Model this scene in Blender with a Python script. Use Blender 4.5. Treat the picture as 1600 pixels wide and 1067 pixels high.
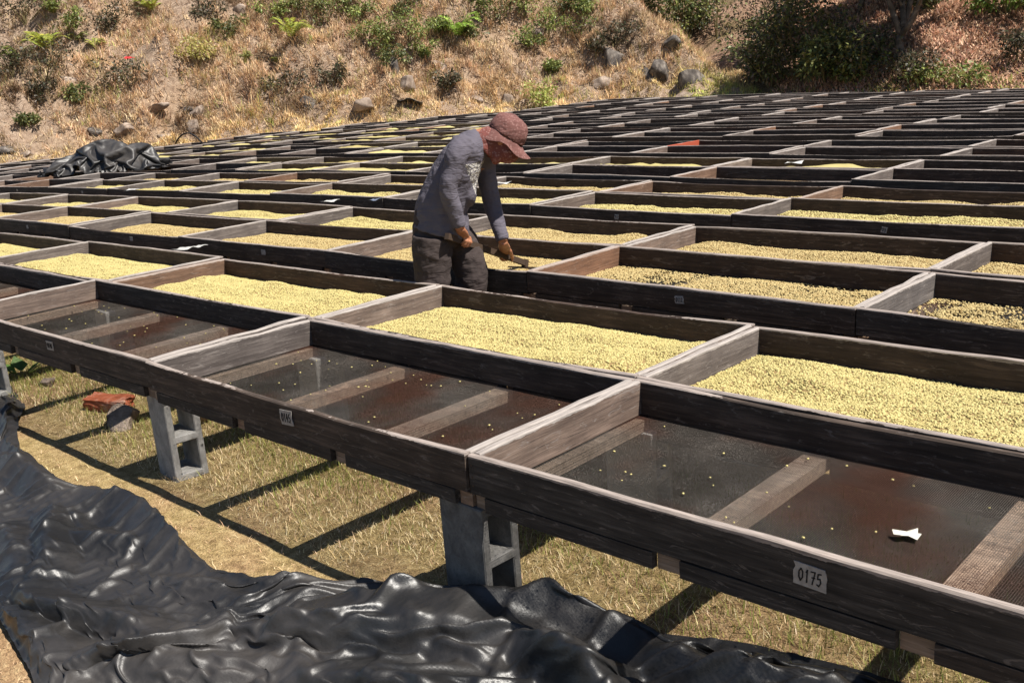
import bpy, bmesh, math, random
import numpy as np
from mathutils import Vector, Matrix
for o in list(bpy.data.objects): bpy.data.objects.remove(o)
scene = bpy.context.scene
COL = scene.collection
K = 1.05                                    # metres per layout unit
# ------------------------------------------------------------------ camera
FPX = 1551.0; PITCH, ROLL, YAW = .2609, -.0757, -.7624
def cam_axes():
    cp, sp, cy, sy = math.cos(PITCH), math.sin(PITCH), math.cos(YAW), math.sin(YAW)
    F = np.array([sy*cp, cy*cp, -sp]); R = np.array([cy, -sy, 0.]); U = np.cross(R, F)
    cr, sr = math.cos(ROLL), math.sin(ROLL)
    return cr*R+sr*U, -sr*R+cr*U, F
CR, CU, CF = cam_axes()
CAM = np.array([3.7308, -1.7673, 1.0])*K
cd = bpy.data.cameras.new('camera'); cam = bpy.data.objects.new('camera', cd); COL.objects.link(cam)
cd.sensor_width = 36; cd.lens = FPX/1600*36; cd.clip_start = .05; cd.clip_end = 800
cam.matrix_world = Matrix([[CR[0], CU[0], -CF[0], CAM[0]], [CR[1], CU[1], -CF[1], CAM[1]], [CR[2], CU[2], -CF[2], CAM[2]], [0, 0, 0, 1]])
scene.camera = cam
# ------------------------------------------------------------------ sky, sun, exposure
SUN = Vector((.62, .17, 1.0)).normalized()
w = bpy.data.worlds.new('World'); scene.world = w; w.use_nodes = True
nt = w.node_tree; nt.nodes.clear()
sk = nt.nodes.new('ShaderNodeTexSky'); sk.sky_type = 'NISHITA'; sk.sun_disc = False
sk.sun_elevation = math.asin(SUN.z); sk.sun_rotation = math.atan2(SUN.x, SUN.y)
sk.altitude = 1200; sk.dust_density = .6
bg = nt.nodes.new('ShaderNodeBackground'); bg.inputs[1].default_value = .055
ow = nt.nodes.new('ShaderNodeOutputWorld')
nt.links.new(sk.outputs[0], bg.inputs[0]); nt.links.new(bg.outputs[0], ow.inputs[0])
sd = bpy.data.lights.new('sun', 'SUN'); sd.energy = 5.0; sd.angle = math.radians(.7); sd.color = (1, .95, .87)
sun = bpy.data.objects.new('sun', sd); COL.objects.link(sun)
sun.rotation_euler = SUN.to_track_quat('Z', 'Y').to_euler(); sun.location = (0, 0, 30)
vs = scene.view_settings; vs.view_transform = 'Standard'; vs.look = 'None'; vs.gamma = 1; vs.use_curve_mapping = False; vs.exposure = 1.08
scene.render.engine = 'CYCLES'
scene.cycles.max_bounces = 6; scene.cycles.diffuse_bounces = 3; scene.cycles.glossy_bounces = 2
scene.cycles.transparent_max_bounces = 14; scene.cycles.transmission_bounces = 2
# ------------------------------------------------------------------ layout helpers
def zsurf(x, y):                            # gentle undulation of the drying field, metres
    u = np.clip(np.asarray(x, float)/K, -30, 12); v = np.clip(np.asarray(y, float)/K, -8, 30)
    return K*(-.0236*(u/5)**2-.0394*u*v/25-.0093*(v/5)**2)
GZ = -.55
def zground(x, y): return zsurf(x, y)+GZ
def ray(px, py):
    return CF+CR*(px-800)/FPX-CU*(py-533.5)/FPX
def at(px, py, z=None, gz=0.0):             # pixel -> point on the field surface raised by gz (or on plane z)
    d = ray(px, py); zz = gz if z is None else z
    for _ in range(10):
        P = CAM+d*((zz-CAM[2])/d[2])
        if z is not None: return P
        zz = float(zsurf(P[0], P[1]))+gz
    return P
def at_depth(px, py, dist):                 # pixel -> point at a forward distance
    return CAM+ray(px, py)*dist
def project(P):
    d = np.asarray(P, float)-CAM; z = d@CF
    return 800+FPX*(d@CR)/z, 533.5-FPX*(d@CU)/z, z
# numpy value noise
def _hash(ix, iy, iz, seed):
    h = (ix.astype(np.int64)*374761393+iy.astype(np.int64)*668265263+iz.astype(np.int64)*2147483647+seed*1274126177) & 0xffffffff
    h = ((h ^ (h >> 13))*1274126177) & 0xffffffff
    h = ((h ^ (h >> 16))*2246822519) & 0xffffffff
    return ((h ^ (h >> 15)) & 0xffff)/65535.0
def vnoise(x, y, z=0.0, seed=0):
    x, y, z = np.broadcast_arrays(np.asarray(x, float), np.asarray(y, float), np.asarray(z, float))
    ix, iy, iz = np.floor(x), np.floor(y), np.floor(z)
    fx, fy, fz = x-ix, y-iy, z-iz
    fx, fy, fz = (t*t*t*(t*(t*6-15)+10) for t in (fx, fy, fz))
    r = 0
    for a in (0, 1):
        for b in (0, 1):
            for c in (0, 1):
                r = r+_hash(ix+a, iy+b, iz+c, seed)*(fx if a else 1-fx)*(fy if b else 1-fy)*(fz if c else 1-fz)
    return r*2-1
def fbm(x, y, z=0.0, oct=4, seed=0):
    r = 0; a = .5; f = 1
    for k in range(oct):
        r = r+a*vnoise(np.asarray(x)*f, np.asarray(y)*f, np.asarray(z)*f, seed+k*17); a *= .5; f *= 2.03
    return r
def sstep(a, b, x):
    t = np.clip((np.asarray(x, float)-a)/(b-a), 0, 1); return t*t*(3-2*t)
# ------------------------------------------------------------------ object helpers
def mesh(name, V, F, mat=None, smooth=False, col=None):
    me = bpy.data.meshes.new(name)
    V = np.asarray(V, np.float32).reshape(-1, 3)
    if isinstance(F, np.ndarray):
        n = F.shape[1]
        me.vertices.add(len(V)); me.vertices.foreach_set('co', V.ravel())
        me.loops.add(F.size); me.loops.foreach_set('vertex_index', F.astype(np.int32).ravel())
        me.polygons.add(len(F)); me.polygons.foreach_set('loop_start', np.arange(0, F.size, n, dtype=np.int32))
        me.polygons.foreach_set('loop_total', np.full(len(F), n, np.int32))
        me.update(calc_edges=True)
    else:
        me.from_pydata([tuple(map(float, v)) for v in V], [], [tuple(map(int, f)) for f in F]); me.update()
    if mat is not None: me.materials.append(mat)
    if smooth: me.polygons.foreach_set('use_smooth', np.ones(len(me.polygons), bool))
    if col is not None:
        a = me.color_attributes.new('Col', 'FLOAT_COLOR', 'POINT')
        c = np.ones((len(V), 4), np.float32); c[:, :3] = col; a.data.foreach_set('color', c.ravel())
    return me
def obj(name, me, parent=None, loc=(0, 0, 0), rot=(0, 0, 0), kind=None):
    o = bpy.data.objects.new(name, me); COL.objects.link(o)
    o.location = loc; o.rotation_euler = rot
    if parent is not None: o.parent = parent
    if kind: o['kind'] = kind
    return o
def tag(o, label, cat, group=None, kind=None):
    o['label'] = label; o['category'] = cat
    if group: o['group'] = group
    if kind: o['kind'] = kind
    return o
def thing(name, label, cat, loc=(0, 0, 0), rot=(0, 0, 0), group=None):
    o = bpy.data.objects.new(name, None); COL.objects.link(o); o.empty_display_size = .1
    o.location = loc; o.rotation_euler = rot
    return tag(o, label, cat, group)
class MB:
    def __init__(s): s.V = []; s.F = []
    def add(s, V, F):
        n = len(s.V); s.V += [tuple(map(float, v)) for v in V]; s.F += [tuple(int(i)+n for i in f) for f in F]
    def box(s, a, b, M=None):
        (x0, y0, z0), (x1, y1, z1) = a, b
        V = [(x0, y0, z0), (x1, y0, z0), (x1, y1, z0), (x0, y1, z0), (x0, y0, z1), (x1, y0, z1), (x1, y1, z1), (x0, y1, z1)]
        if M is not None: V = [tuple(M @ Vector(v)) for v in V]
        s.add(V, [(0, 3, 2, 1), (4, 5, 6, 7), (0, 1, 5, 4), (1, 2, 6, 5), (2, 3, 7, 6), (3, 0, 4, 7)])
    def tube(s, pts, rad, n=6, caps=True):
        pts = [Vector(p) for p in pts]; rings = []
        up = Vector((.31, .17, .93)); base = len(s.V); V = []; Fc = []
        for i, p in enumerate(pts):
            t = (pts[min(i+1, len(pts)-1)]-pts[max(i-1, 0)]).normalized()
            a = t.cross(up); 
            if a.length < 1e-3: a = t.cross(Vector((1, 0, 0)))
            a.normalize(); b = t.cross(a).normalized(); r = rad[i] if hasattr(rad, '__len__') else rad
            for k in range(n):
                an = 2*math.pi*k/n; V.append(p+a*math.cos(an)*r+b*math.sin(an)*r)
        for i in range(len(pts)-1):
            for k in range(n):
                Fc.append((i*n+k, i*n+(k+1) % n, (i+1)*n+(k+1) % n, (i+1)*n+k))
        if caps: Fc.append(tuple(range(n-1, -1, -1))); Fc.append(tuple((len(pts)-1)*n+k for k in range(n)))
        s.add(V, Fc)
    def me(s, name, mat, smooth=False): return mesh(name, s.V, s.F, mat, smooth)
# ------------------------------------------------------------------ materials
class NT:
    def __init__(s, name):
        s.m = bpy.data.materials.new(name); s.m.use_nodes = True; s.t = s.m.node_tree
        s.b = s.t.nodes['Principled BSDF']; s.out = s.t.nodes['Material Output']
    def n(s, typ, **kw):
        nd = s.t.nodes.new('ShaderNode'+typ)
        for k, v in kw.items():
            if k.startswith('i_'):
                nd.inputs[int(k[2:]) if k[2:].isdigit() else k[2:].replace('_', ' ')].default_value = v
            else: setattr(nd, k, v)
        return nd
    def l(s, a, b): s.t.links.new(a, b); return b.node
    def ramp(s, src, stops, interp='LINEAR'):
        r = s.n('ValToRGB'); e = r.color_ramp; e.interpolation = interp
        while len(e.elements) < len(stops): e.elements.new(.5)
        for el, (p, c) in zip(e.elements, stops): el.position = p; el.color = (*c, 1) if len(c) == 3 else c
        s.l(src, r.inputs[0]); return r.outputs[0]
    def mix(s, fac, a, b, mode='MIX'):
        m = s.n('Mix', data_type='RGBA', blend_type=mode)
        for sock, v in ((m.inputs[0], fac), (m.inputs[6], a), (m.inputs[7], b)):
            if isinstance(v, (int, float)): sock.default_value = v
            elif isinstance(v, tuple): sock.default_value = (*v, 1)
            else: s.l(v, sock)
        return m.outputs[2]
    def math(s, op, a, b=0.0, c=0.0):
        m = s.n('Math', operation=op)
        for sock, v in zip(m.inputs, (a, b, c)):
            if isinstance(v, (int, float)): sock.default_value = v
            else: s.l(v, sock)
        return m.outputs[0]
    def noise(s, vec, scale, detail=4, rough=.55, dist=0.0):
        nd = s.n('TexNoise'); nd.inputs['Scale'].default_value = scale; nd.inputs['Detail'].default_value = detail
        nd.inputs['Roughness'].default_value = rough; nd.inputs['Distortion'].default_value = dist
        if vec is not None: s.l(vec, nd.inputs['Vector'])
        return nd.outputs['Fac']
    def mapping(s, vec, scale=(1, 1, 1), loc=None):
        mp = s.n('Mapping'); mp.inputs['Scale'].default_value = scale
        s.l(vec, mp.inputs['Vector'])
        if loc is not None: s.l(loc, mp.inputs['Location'])
        return mp.outputs[0]
    def bump(s, h, strength=.4, dist=.01, nrm=None):
        b = s.n('Bump'); b.inputs['Strength'].default_value = strength; b.inputs['Distance'].default_value = dist
        s.l(h, b.inputs['Height'])
        if nrm is not None: s.l(nrm, b.inputs['Normal'])
        return b.outputs[0]
    def done(s, col=None, rough=.8, spec=.3, nrm=None):
        if col is not None:
            if isinstance(col, tuple): s.b.inputs['Base Color'].default_value = (*col, 1)
            else: s.l(col, s.b.inputs['Base Color'])
        if isinstance(rough, (int, float)): s.b.inputs['Roughness'].default_value = rough
        else: s.l(rough, s.b.inputs['Roughness'])
        s.b.inputs['Specular IOR Level'].default_value = spec
        if nrm is not None: s.l(nrm, s.b.inputs['Normal'])
        return s.m
M = {}
def plain(name, col, rough=.7, spec=.3):
    k = NT(name); M[name] = k.done(col, rough, spec)
def wood(name, dark, mid, light, edge, worn=.45, spec=.25):
    k = NT(name); tc = k.n('TexCoord').outputs['Object']; oi = k.n('ObjectInfo').outputs['Random']
    off = k.n('CombineXYZ'); r7 = k.math('MULTIPLY', oi, 37.0); k.l(r7, off.inputs[0]); k.l(r7, off.inputs[2])
    v = k.mapping(tc, (1, 1, 1), off.outputs[0])
    g = k.noise(k.mapping(v, (2.2, 40, 40)), 1.6, 6, .62, .6)
    g2 = k.noise(k.mapping(v, (5, 160, 160)), 1.5, 3, .6)
    blot = k.noise(v, 5.5, 4, .6, .3)
    c = k.ramp(g, [(.3, dark), (.52, mid), (.72, light)])
    c = k.mix(k.ramp(blot, [(.36, (0, 0, 0)), (.68, (1, 1, 1))]), c, k.mix(.65, c, dark))
    hue = k.ramp(oi, [(0, (1.0, .97, .95)), (.35, (.75, .73, .72)), (.6, (1.2, 1.0, .86)), (.8, (.9, .93, .95)), (1, (1.35, 1.12, .95))])
    c = k.mix(1.0, c, hue, 'MULTIPLY')
    crack = k.ramp(g2, [(.30, (0, 0, 0)), (.40, (1, 1, 1))])
    c = k.mix(crack, k.mix(.7, c, (.01, .008, .007)), c)
    sc = k.noise(k.mapping(v, (3, 9, 14)), 3.2, 5, .72, 1.4)           # scuffs and peeling
    c = k.mix(k.ramp(sc, [(.57, (0, 0, 0)), (.66, (.55, .55, .55))]), c, k.mix(.5, mid, edge))
    # worn, sun-bleached upper edge
    sep = k.n('SeparateXYZ'); k.l(tc, sep.inputs[0])
    en = k.noise(v, 24, 3, .6)
    ef = k.math('MULTIPLY_ADD', en, .016, -.014)
    ez = k.math('GREATER_THAN', k.math('SUBTRACT', sep.outputs[2], ef), -.0035)
    eg = k.mix(k.ramp(k.noise(k.mapping(v, (6, 60, 60)), 2, 4, .65), [(.32, (0, 0, 0)), (.62, (1, 1, 1))]), k.mix(.6, edge, mid), edge)
    c = k.mix(k.math('MULTIPLY', ez, worn), c, eg)
    h = k.math('ADD', k.math('MULTIPLY', g, .6), k.math('MULTIPLY', g2, .5))
    k.done(c, .78, spec, k.bump(h, .55, .004)); M[name] = k.m
wood('dark_wood', (.016, .0135, .012), (.050, .042, .037), (.105, .090, .080), (.30, .25, .22), 1.0)
wood('brown_wood', (.024, .017, .014), (.060, .042, .034), (.112, .080, .064), (.30, .25, .22), 1.0)
wood('grey_wood', (.055, .045, .041), (.125, .106, .096), (.205, .178, .162), (.30, .265, .24), 1.0)
wood('tan_wood', (.08, .048, .032), (.155, .092, .06), (.22, .14, .095), (.30, .25, .22), .9)
wood('slat_wood', (.14, .105, .08), (.27, .205, .155), (.38, .30, .235), (.36, .31, .26), .3)
def net_mat():
    k = NT('net'); tc = k.n('TexCoord').outputs['Object']; sep = k.n('SeparateXYZ'); k.l(tc, sep.inputs[0])
    P, T = .0056, .0012
    def lines(s):
        f = k.math('FRACT', k.math('DIVIDE', s, P)); return k.math('LESS_THAN', f, T/P)
    solid = k.math('MAXIMUM', lines(sep.outputs[0]), lines(sep.outputs[1]))
    dust = k.noise(tc, 3.0, 5, .6); dirt = k.noise(tc, 60.0, 3, .6)
    col = k.ramp(dust, [(.35, (.036, .032, .028)), (.55, (.060, .053, .047)), (.72, (.10, .088, .077))])
    speck = k.noise(tc, 230, 3, .65); big = k.noise(tc, 9, 4, .6)
    stuck = k.math('GREATER_THAN', k.math('ADD', k.math('MULTIPLY', speck, .8), k.math('MULTIPLY', big, .2)), .575)
    solid2 = k.math('MAXIMUM', solid, stuck)
    st = k.noise(tc, 2.3, 3, .5); col = k.mix(k.ramp(st, [(.45, (0, 0, 0)), (.62, (.8, .8, .8))]), col, (.055, .023, .015))
    k.done(col, 1.0, .0)
    tr = k.n('BsdfTransparent'); mx = k.n('MixShader')
    k.l(solid2, mx.inputs[0]); k.l(tr.outputs[0], mx.inputs[1]); k.l(k.b.outputs[0], mx.inputs[2]); k.l(mx.outputs[0], k.out.inputs[0])
    M['net'] = k.m
net_mat()
def bean_mat(name, a, b, c):
    k = NT(name); oi = k.n('ObjectInfo').outputs['Random']; g = k.n('NewGeometry')
    n1 = k.noise(k.n('TexCoord').outputs['Object'], 3.5, 3)
    f = k.math('ADD', k.math('MULTIPLY', oi, .7), k.math('MULTIPLY', n1, .35))
    col = k.ramp(f, [(.08, c), (.22, b), (.55, a), (.95, tuple(min(1, x*1.12) for x in a))])
    nb = k.noise(k.n('TexCoord').outputs['Object'], 140, 2)
    M[name] = k.done(col, .62, .25, k.bump(nb, .5, .004))
bean_mat('bean_pale', (.375, .318, .130), (.315, .256, .094), (.16, .105, .036))
plain('bean_base', (.20, .135, .055), .9)  # heap under the beans, darkened as the shade in the gaps between them
bean_mat('bean_gold', (.35, .272, .122), (.265, .18, .066), (.11, .06, .024))
def vcol(name, rough=.75, spec=.2, trans=0.0):
    k = NT(name); a = k.n('Attribute', attribute_name='Col').outputs['Color']
    k.done(a, rough, spec)
    if trans:
        t = k.n('BsdfTranslucent'); k.l(a, t.inputs[0]); mx = k.n('MixShader'); mx.inputs[0].default_value = trans
        k.l(k.b.outputs[0], mx.inputs[1]); k.l(t.outputs[0], mx.inputs[2]); k.l(mx.outputs[0], k.out.inputs[0])
    M[name] = k.m
vcol('grass', .8, .15, .25); vcol('leaf', .5, .35, .3)
def ground_mat():
    k = NT('soil'); tc = k.n('TexCoord').outputs['Object']
    n1 = k.noise(tc, .9, 5, .6); n2 = k.noise(tc, 22, 5, .7); n3 = k.noise(k.mapping(tc, (1, 1.6, 1)), 110, 3, .7)
    c = k.ramp(n2, [(.3, (.19, .11, .06)), (.5, (.37, .235, .125)), (.68, (.52, .37, .20))])
    c2 = k.ramp(n2, [(.3, (.18, .125, .05)), (.5, (.37, .27, .12)), (.7, (.52, .40, .20))])
    c = k.mix(k.ramp(n1, [(.42, (0, 0, 0)), (.56, (1, 1, 1))]), c, c2)
    c = k.mix(k.ramp(n3, [(.35, (.55, .55, .55)), (.6, (0, 0, 0))]), c, (.07, .045, .022))
    M['soil'] = k.done(c, .95, .1, k.bump(k.math('ADD', n2, n3), .8, .02))
    k = NT('hill_soil'); tc = k.n('TexCoord').outputs['Object']
    n1 = k.noise(tc, .35, 5, .6); n2 = k.noise(tc, 5, 6, .7); n3 = k.noise(tc, 30, 4, .7)
    c = k.ramp(n2, [(.3, (.20, .13, .085)), (.5, (.38, .265, .175)), (.7, (.52, .39, .27))])
    c2 = k.ramp(n2, [(.3, (.18, .125, .09)), (.5, (.33, .24, .175)), (.7, (.46, .36, .27))])
    c = k.mix(k.ramp(n1, [(.42, (0, 0, 0)), (.58, (1, 1, 1))]), c, c2)
    c = k.mix(k.ramp(n3, [(.34, (.6, .6, .6)), (.58, (0, 0, 0))]), c, (.06, .035, .022))
    M['hill_soil'] = k.done(c, .95, .1, k.bump(k.math('ADD', n2, n3), 1, .06))
ground_mat()
def stone_mat(name, a, b, c, sc=6):
    k = NT(name); tc = k.n('TexCoord').outputs['Object']
    n1 = k.noise(tc, sc, 6, .65, .4); n2 = k.noise(tc, sc*8, 4, .6)
    col = k.ramp(n1, [(.3, a), (.5, b), (.72, c)])
    col = k.mix(k.ramp(n2, [(.3, (.5, .5, .5)), (.5, (0, 0, 0))]), col, a)
    M[name] = k.done(col, .88, .2, k.bump(k.math('ADD', n1, k.math('MULTIPLY', n2, .4)), .7, .05/sc))
stone_mat('rock', (.10, .072, .055), (.22, .17, .135), (.36, .29, .235), 1.6)
stone_mat('rock_dark', (.025, .021, .019), (.08, .068, .06), (.24, .21, .18), 2.2)
stone_mat('concrete', (.15, .142, .132), (.25, .24, .225), (.34, .325, .305), 14)
stone_mat('concrete_dark', (.06, .057, .054), (.115, .110, .104), (.17, .163, .154), 14)
# ================================================================== setting: ground, hillside
def grid_mesh(name, xs, ys, zf, mat, keep=None, smooth=True):
    X, Y = np.meshgrid(xs, ys, indexing='ij'); Z = zf(X, Y); nx, ny = X.shape
    V = np.stack([X, Y, Z], -1).reshape(-1, 3)
    i, j = np.meshgrid(np.arange(nx-1), np.arange(ny-1), indexing='ij'); a = (i*ny+j).ravel()
    F = np.stack([a, a+ny, a+ny+1, a+1], -1)
    if keep is not None:
        c = V[F].mean(1); F = F[keep(c[:, 0], c[:, 1])]
        u, inv = np.unique(F, return_inverse=True); V = V[u]; F = inv.reshape(F.shape)
    return mesh(name, V, F, mat, smooth)
def ground_fn(x, y):
    near = sstep(9, 6, np.hypot(x-1, y-0))
    return zground(x, y)+near*(.018*fbm(x*2.5, y*2.5, oct=3, seed=4))
xs = np.unique(np.concatenate([np.linspace(-300, -45, 14), np.linspace(-45, -4, 70), np.linspace(-4, 6, 160), np.linspace(6, 30, 30), np.linspace(30, 300, 14)]))
ys = np.unique(np.concatenate([np.linspace(-300, -20, 14), np.linspace(-20, -4, 20), np.linspace(-4, 4, 130), np.linspace(4, 50, 70), np.linspace(50, 300, 14)]))
obj('ground', grid_mesh('ground', xs, ys, ground_fn, M['soil']), kind='structure')
# bank: polygon whose inside rises
def seg_dist(x, y, a, b):
    dx, dy = b[0]-a[0], b[1]-a[1]; t = np.clip(((x-a[0])*dx+(y-a[1])*dy)/(dx*dx+dy*dy), 0, 1)
    return np.hypot(x-a[0]-t*dx, y-a[1]-t*dy)
def poly_sd(x, y, P):
    x = np.asarray(x, float); y = np.asarray(y, float); d = np.full(x.shape, 1e9); ins = np.zeros(x.shape, bool)
    for a, b in zip(P, P[1:]+P[:1]):
        d = np.minimum(d, seg_dist(x, y, a, b))
        c = ((a[1] > y) != (b[1] > y))
        with np.errstate(divide='ignore', invalid='ignore'):
            xi = (b[0]-a[0])*(y-a[1])/(b[1]-a[1]+1e-12)+a[0]
        ins ^= c & (x < xi)
    return np.where(ins, d, -d)
BANK = [(u*K, v*K) for u, v in [(-40, -2), (-29, 6), (-25.0, 10.8), (-23.3, 13), (-21.3, 16.2), (-18.6, 18.2), (-17.2, 20.4), (-15.8, 23.2), (-13.2, 25.2), (-11.7, 26.6), (-11.9, 28.6), (-16.5, 36), (-31, 58), (-80, 70), (-90, 0)]]
def bank_h(x, y):
    d = poly_sd(x, y, BANK); d2 = d+.9*fbm(x*.16, y*.16, oct=3, seed=11)
    apron = np.clip(d, -2, 3)*.10+.2
    h = .22*np.clip(d2, 0, 2.2)+.86*np.clip(d2-2.2, 0, 9)+.45*np.clip(d2-11.2, 0, 40)
    rough = sstep(-.5, 3, d)
    n = .55*fbm(x*.55, y*.55, oct=5, seed=21)+.35*np.abs(fbm(x*.9, y*.9, oct=4, seed=33))-.12*np.clip(fbm(x*2.2, y*2.2, oct=2, seed=5), 0, 1)
    n = n+.22*fbm(x*1.6, y*1.6, oct=3, seed=25)
    return zground(x, y)+h+rough*n*1.75+np.where(d < 0, .28*d, 0)
obj('hillside', grid_mesh('hillside', np.arange(-62, -8, .3), np.arange(-6, 62, .3), bank_h, M['hill_soil'], lambda x, y: (poly_sd(x, y, BANK) > -1.4) & (np.hypot(x, y) < 75)), kind='structure')
BACK = [(u*K, v*K) for u, v in [(-30, 33), (-18, 29.5), (-13, 26.6), (-8, 25.4), (-3, 26.2), (4, 27), (30, 28), (70, 40), (70, 120), (-70, 120), (-60, 50)]]
def back_h(x, y):
    d = poly_sd(x, y, BACK)
    h = .47*np.clip(d, 0, 60)
    return zground(x, y)+h+sstep(-.5, 3, d)*(.5*fbm(x*.4, y*.4, oct=5, seed=41)+.25*np.abs(fbm(x*1.1, y*1.1, oct=3, seed=43)))+np.where(d < 0, .25*d, 0)
k = NT('back_soil'); tc = k.n('TexCoord').outputs['Object']
n1 = k.noise(tc, .5, 4, .6); n2 = k.noise(tc, 4, 6, .75); n3 = k.noise(tc, 16, 4, .7)
c = k.ramp(n2, [(.3, (.17, .095, .06)), (.5, (.36, .225, .15)), (.7, (.52, .36, .25))])
c = k.mix(k.ramp(n1, [(.5, (0, 0, 0)), (.62, (.6, .6, .6))]), c, (.14, .12, .05))
c = k.mix(k.ramp(n3, [(.36, (.6, .6, .6)), (.56, (0, 0, 0))]), c, (.07, .035, .022))
M['back_soil'] = k.done(c, .95, .1, k.bump(k.math('ADD', n2, n3), 1, .1))
obj('back_slope', grid_mesh('back_slope', np.arange(-50, 60, .5), np.arange(22, 100, .5), back_h, M['back_soil'], lambda x, y: poly_sd(x, y, BACK) > -1.4), kind='structure')
# ================================================================== drying trays
LN, WN = 1.83*K, .805*K                     # nominal tray size
TB, HB = .026, .122                         # board thickness and height
rnd = random.Random(7)
plain('nail', (.045, .028, .02), .6)
def board_mesh(name, L, mat, seed, t=TB, h=HB, nseg=8, bow=0.):
    r = random.Random(seed); V = []; F = []
    for i in range(nseg+1):
        x = L*i/nseg; b_ = bow*math.sin(math.pi*i/nseg); dz = b_+(r.uniform(-.0035, .0025) if 0 < i < nseg else r.uniform(-.002, .001)); dy = r.uniform(-.002, .002) if 0 < i < nseg else 0; c = .003+r.uniform(0, .003)
        V += [(x, dy, -h+b_*.4), (x, dy, dz-c), (x, dy+c, dz), (x, t+dy-c, dz-r.uniform(0, .002)), (x, t+dy, dz-c), (x, t+dy, -h+b_*.4)]
    for i in range(nseg):
        for k in range(6): a, b = i*6+k, i*6+(k+1) % 6; F.append((a, a+6, b+6, b))
    F.append(tuple(range(6))); F.append(tuple(nseg*6+k for k in range(5, -1, -1)))
    F = [f[::-1] for f in F]; nb = len(F)
    if nseg >= 8:                            # nail heads at both ends of the outer face
        for x in (.013, L-.013):
            for z in (-.028, -.062, -.098):
                o = len(V); zz = z+r.uniform(-.006, .006); V += [(x+.0042*math.cos(q*1.0472), -.0016, zz+.0042*math.sin(q*1.0472)) for q in range(6)]; F.append(tuple(o+q for q in range(6)))
    me = mesh(name, V, F, mat); me.materials.append(M['nail'])
    for i in range(nb, len(F)): me.polygons[i].material_index = 1
    return me
LONG = {m: [board_mesh('long_board', LN, M[m], 10+i, nseg=10, bow=(-.012, .004, -.006, -.016, .007, -.003)[i]) for i in range(6)] for m in ('dark_wood', 'brown_wood')}
SHORT = {m: [board_mesh('side_board', WN-2*TB, M[m], 30+i, nseg=6) for i in range(4)] for m in ('grey_wood', 'tan_wood', 'dark_wood')}
plain('red_paint', (.30, .06, .03), .6)
SHORT['red_paint'] = [board_mesh('side_board', WN-2*TB, M['red_paint'], 31, nseg=6)]
def net_mesh(seed):
    r = random.Random(seed); nx, ny = 20, 8; V = []; F = []
    for i in range(nx+1):
        for j in range(ny+1):
            x, y = i/nx, j/ny; e = min(1, 6*min(x, 1-x, y, 1-y))
            V.append((.004+x*(LN-.008), .004+y*(WN-.008), -HB-.002-e*(.002+.007*abs(math.sin(math.pi*x/.335))+r.uniform(0, .002))))
    for i in range(nx):
        for j in range(ny): a = i*(ny+1)+j; F.append((a, a+ny+1, a+ny+2, a+1))
    return mesh('net', V, F, M['net'], True)
NETS = [net_mesh(s) for s in range(3)]
BZ0, BZ1 = -HB-.054, -HB-.012
def bar_mesh(name, a, b, mat):
    m = MB(); m.box(a, b); return m.me(name, M[mat])
CB = .075
XBAR = bar_mesh('crossbar', (0, .020, BZ0), (CB, WN-.020, BZ1), 'slat_wood')
XEND = bar_mesh('end_bar', (0, .020, BZ0), (.052, WN-.020, BZ1), 'slat_wood')
CBX = [.335*LN, .655*LN]
segs = [(.055, CBX[0]-.003), (CBX[0]+CB+.003, CBX[1]-.003), (CBX[1]+CB+.003, LN-.055)]
BATT = [bar_mesh('batten', (a, 0, BZ0+.004), (b, TB-.004, BZ1+.008), 'dark_wood') for a, b in segs]
ADDED_RAIL = bar_mesh('added_rail', (.01, WN-.09, BZ0-.11), (LN-.01, WN-.05, BZ0-.001), 'dark_wood')  # added beam, meant to hide the sunlit aisle seen under the second row
# row table: v of row front / depth, list of boundaries in layout units
V0 = {0: (0, .814, 1.62), 1: (2.042, 2.858, 3.66), 2: (4.129, 4.95, 5.75), 3: (6.03, 6.84, 7.64)}
for p in range(4, 11):
    v = 6.03+2.06*(p-3)+(.03 if p % 2 else -.03); V0[p] = (v, v+.81, v+1.61)
known = {(0, 0): {-1: -2.143, 0: 0, 1: 1.834, 2: 3.68}, (0, 1): {-2: -3.979, -1: -2.026, 0: .031, 1: 1.825, 2: 3.66}, (1, 0): {-3: -5.327, -2: -3.388, -1: -1.53, 0: .232, 1: 2.041},
         (1, 1): {-4: -7.137, -3: -5.074, -2: -3.249, -1: -1.50, 0: .249, 1: 2.032}, (2, 0): {-1: -1.582, 0: .231}, (2, 1): {-1: -1.534, 0: .269}, (3, 0): {0: -1.536, 1: .214}, (3, 1): {0: -1.60, 1: .18}}
EDGE = [(-30, -25), (8.5, -24.5), (10.4, -21.8), (12.3, -20.5), (15, -18.6), (16.9, -17.2), (18.9, -15.8), (21.1, -14.9), (23, -13), (30, -10)]
def left_edge(v): return float(np.interp(v, [e[0] for e in EDGE], [e[1] for e in EDGE]))
def visible(P, m=60):
    x, y, z = project(P); return z > .3 and -m < x < 1600+m and -m < y < 1067+m
TRAYS = []                                   # dicts
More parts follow.
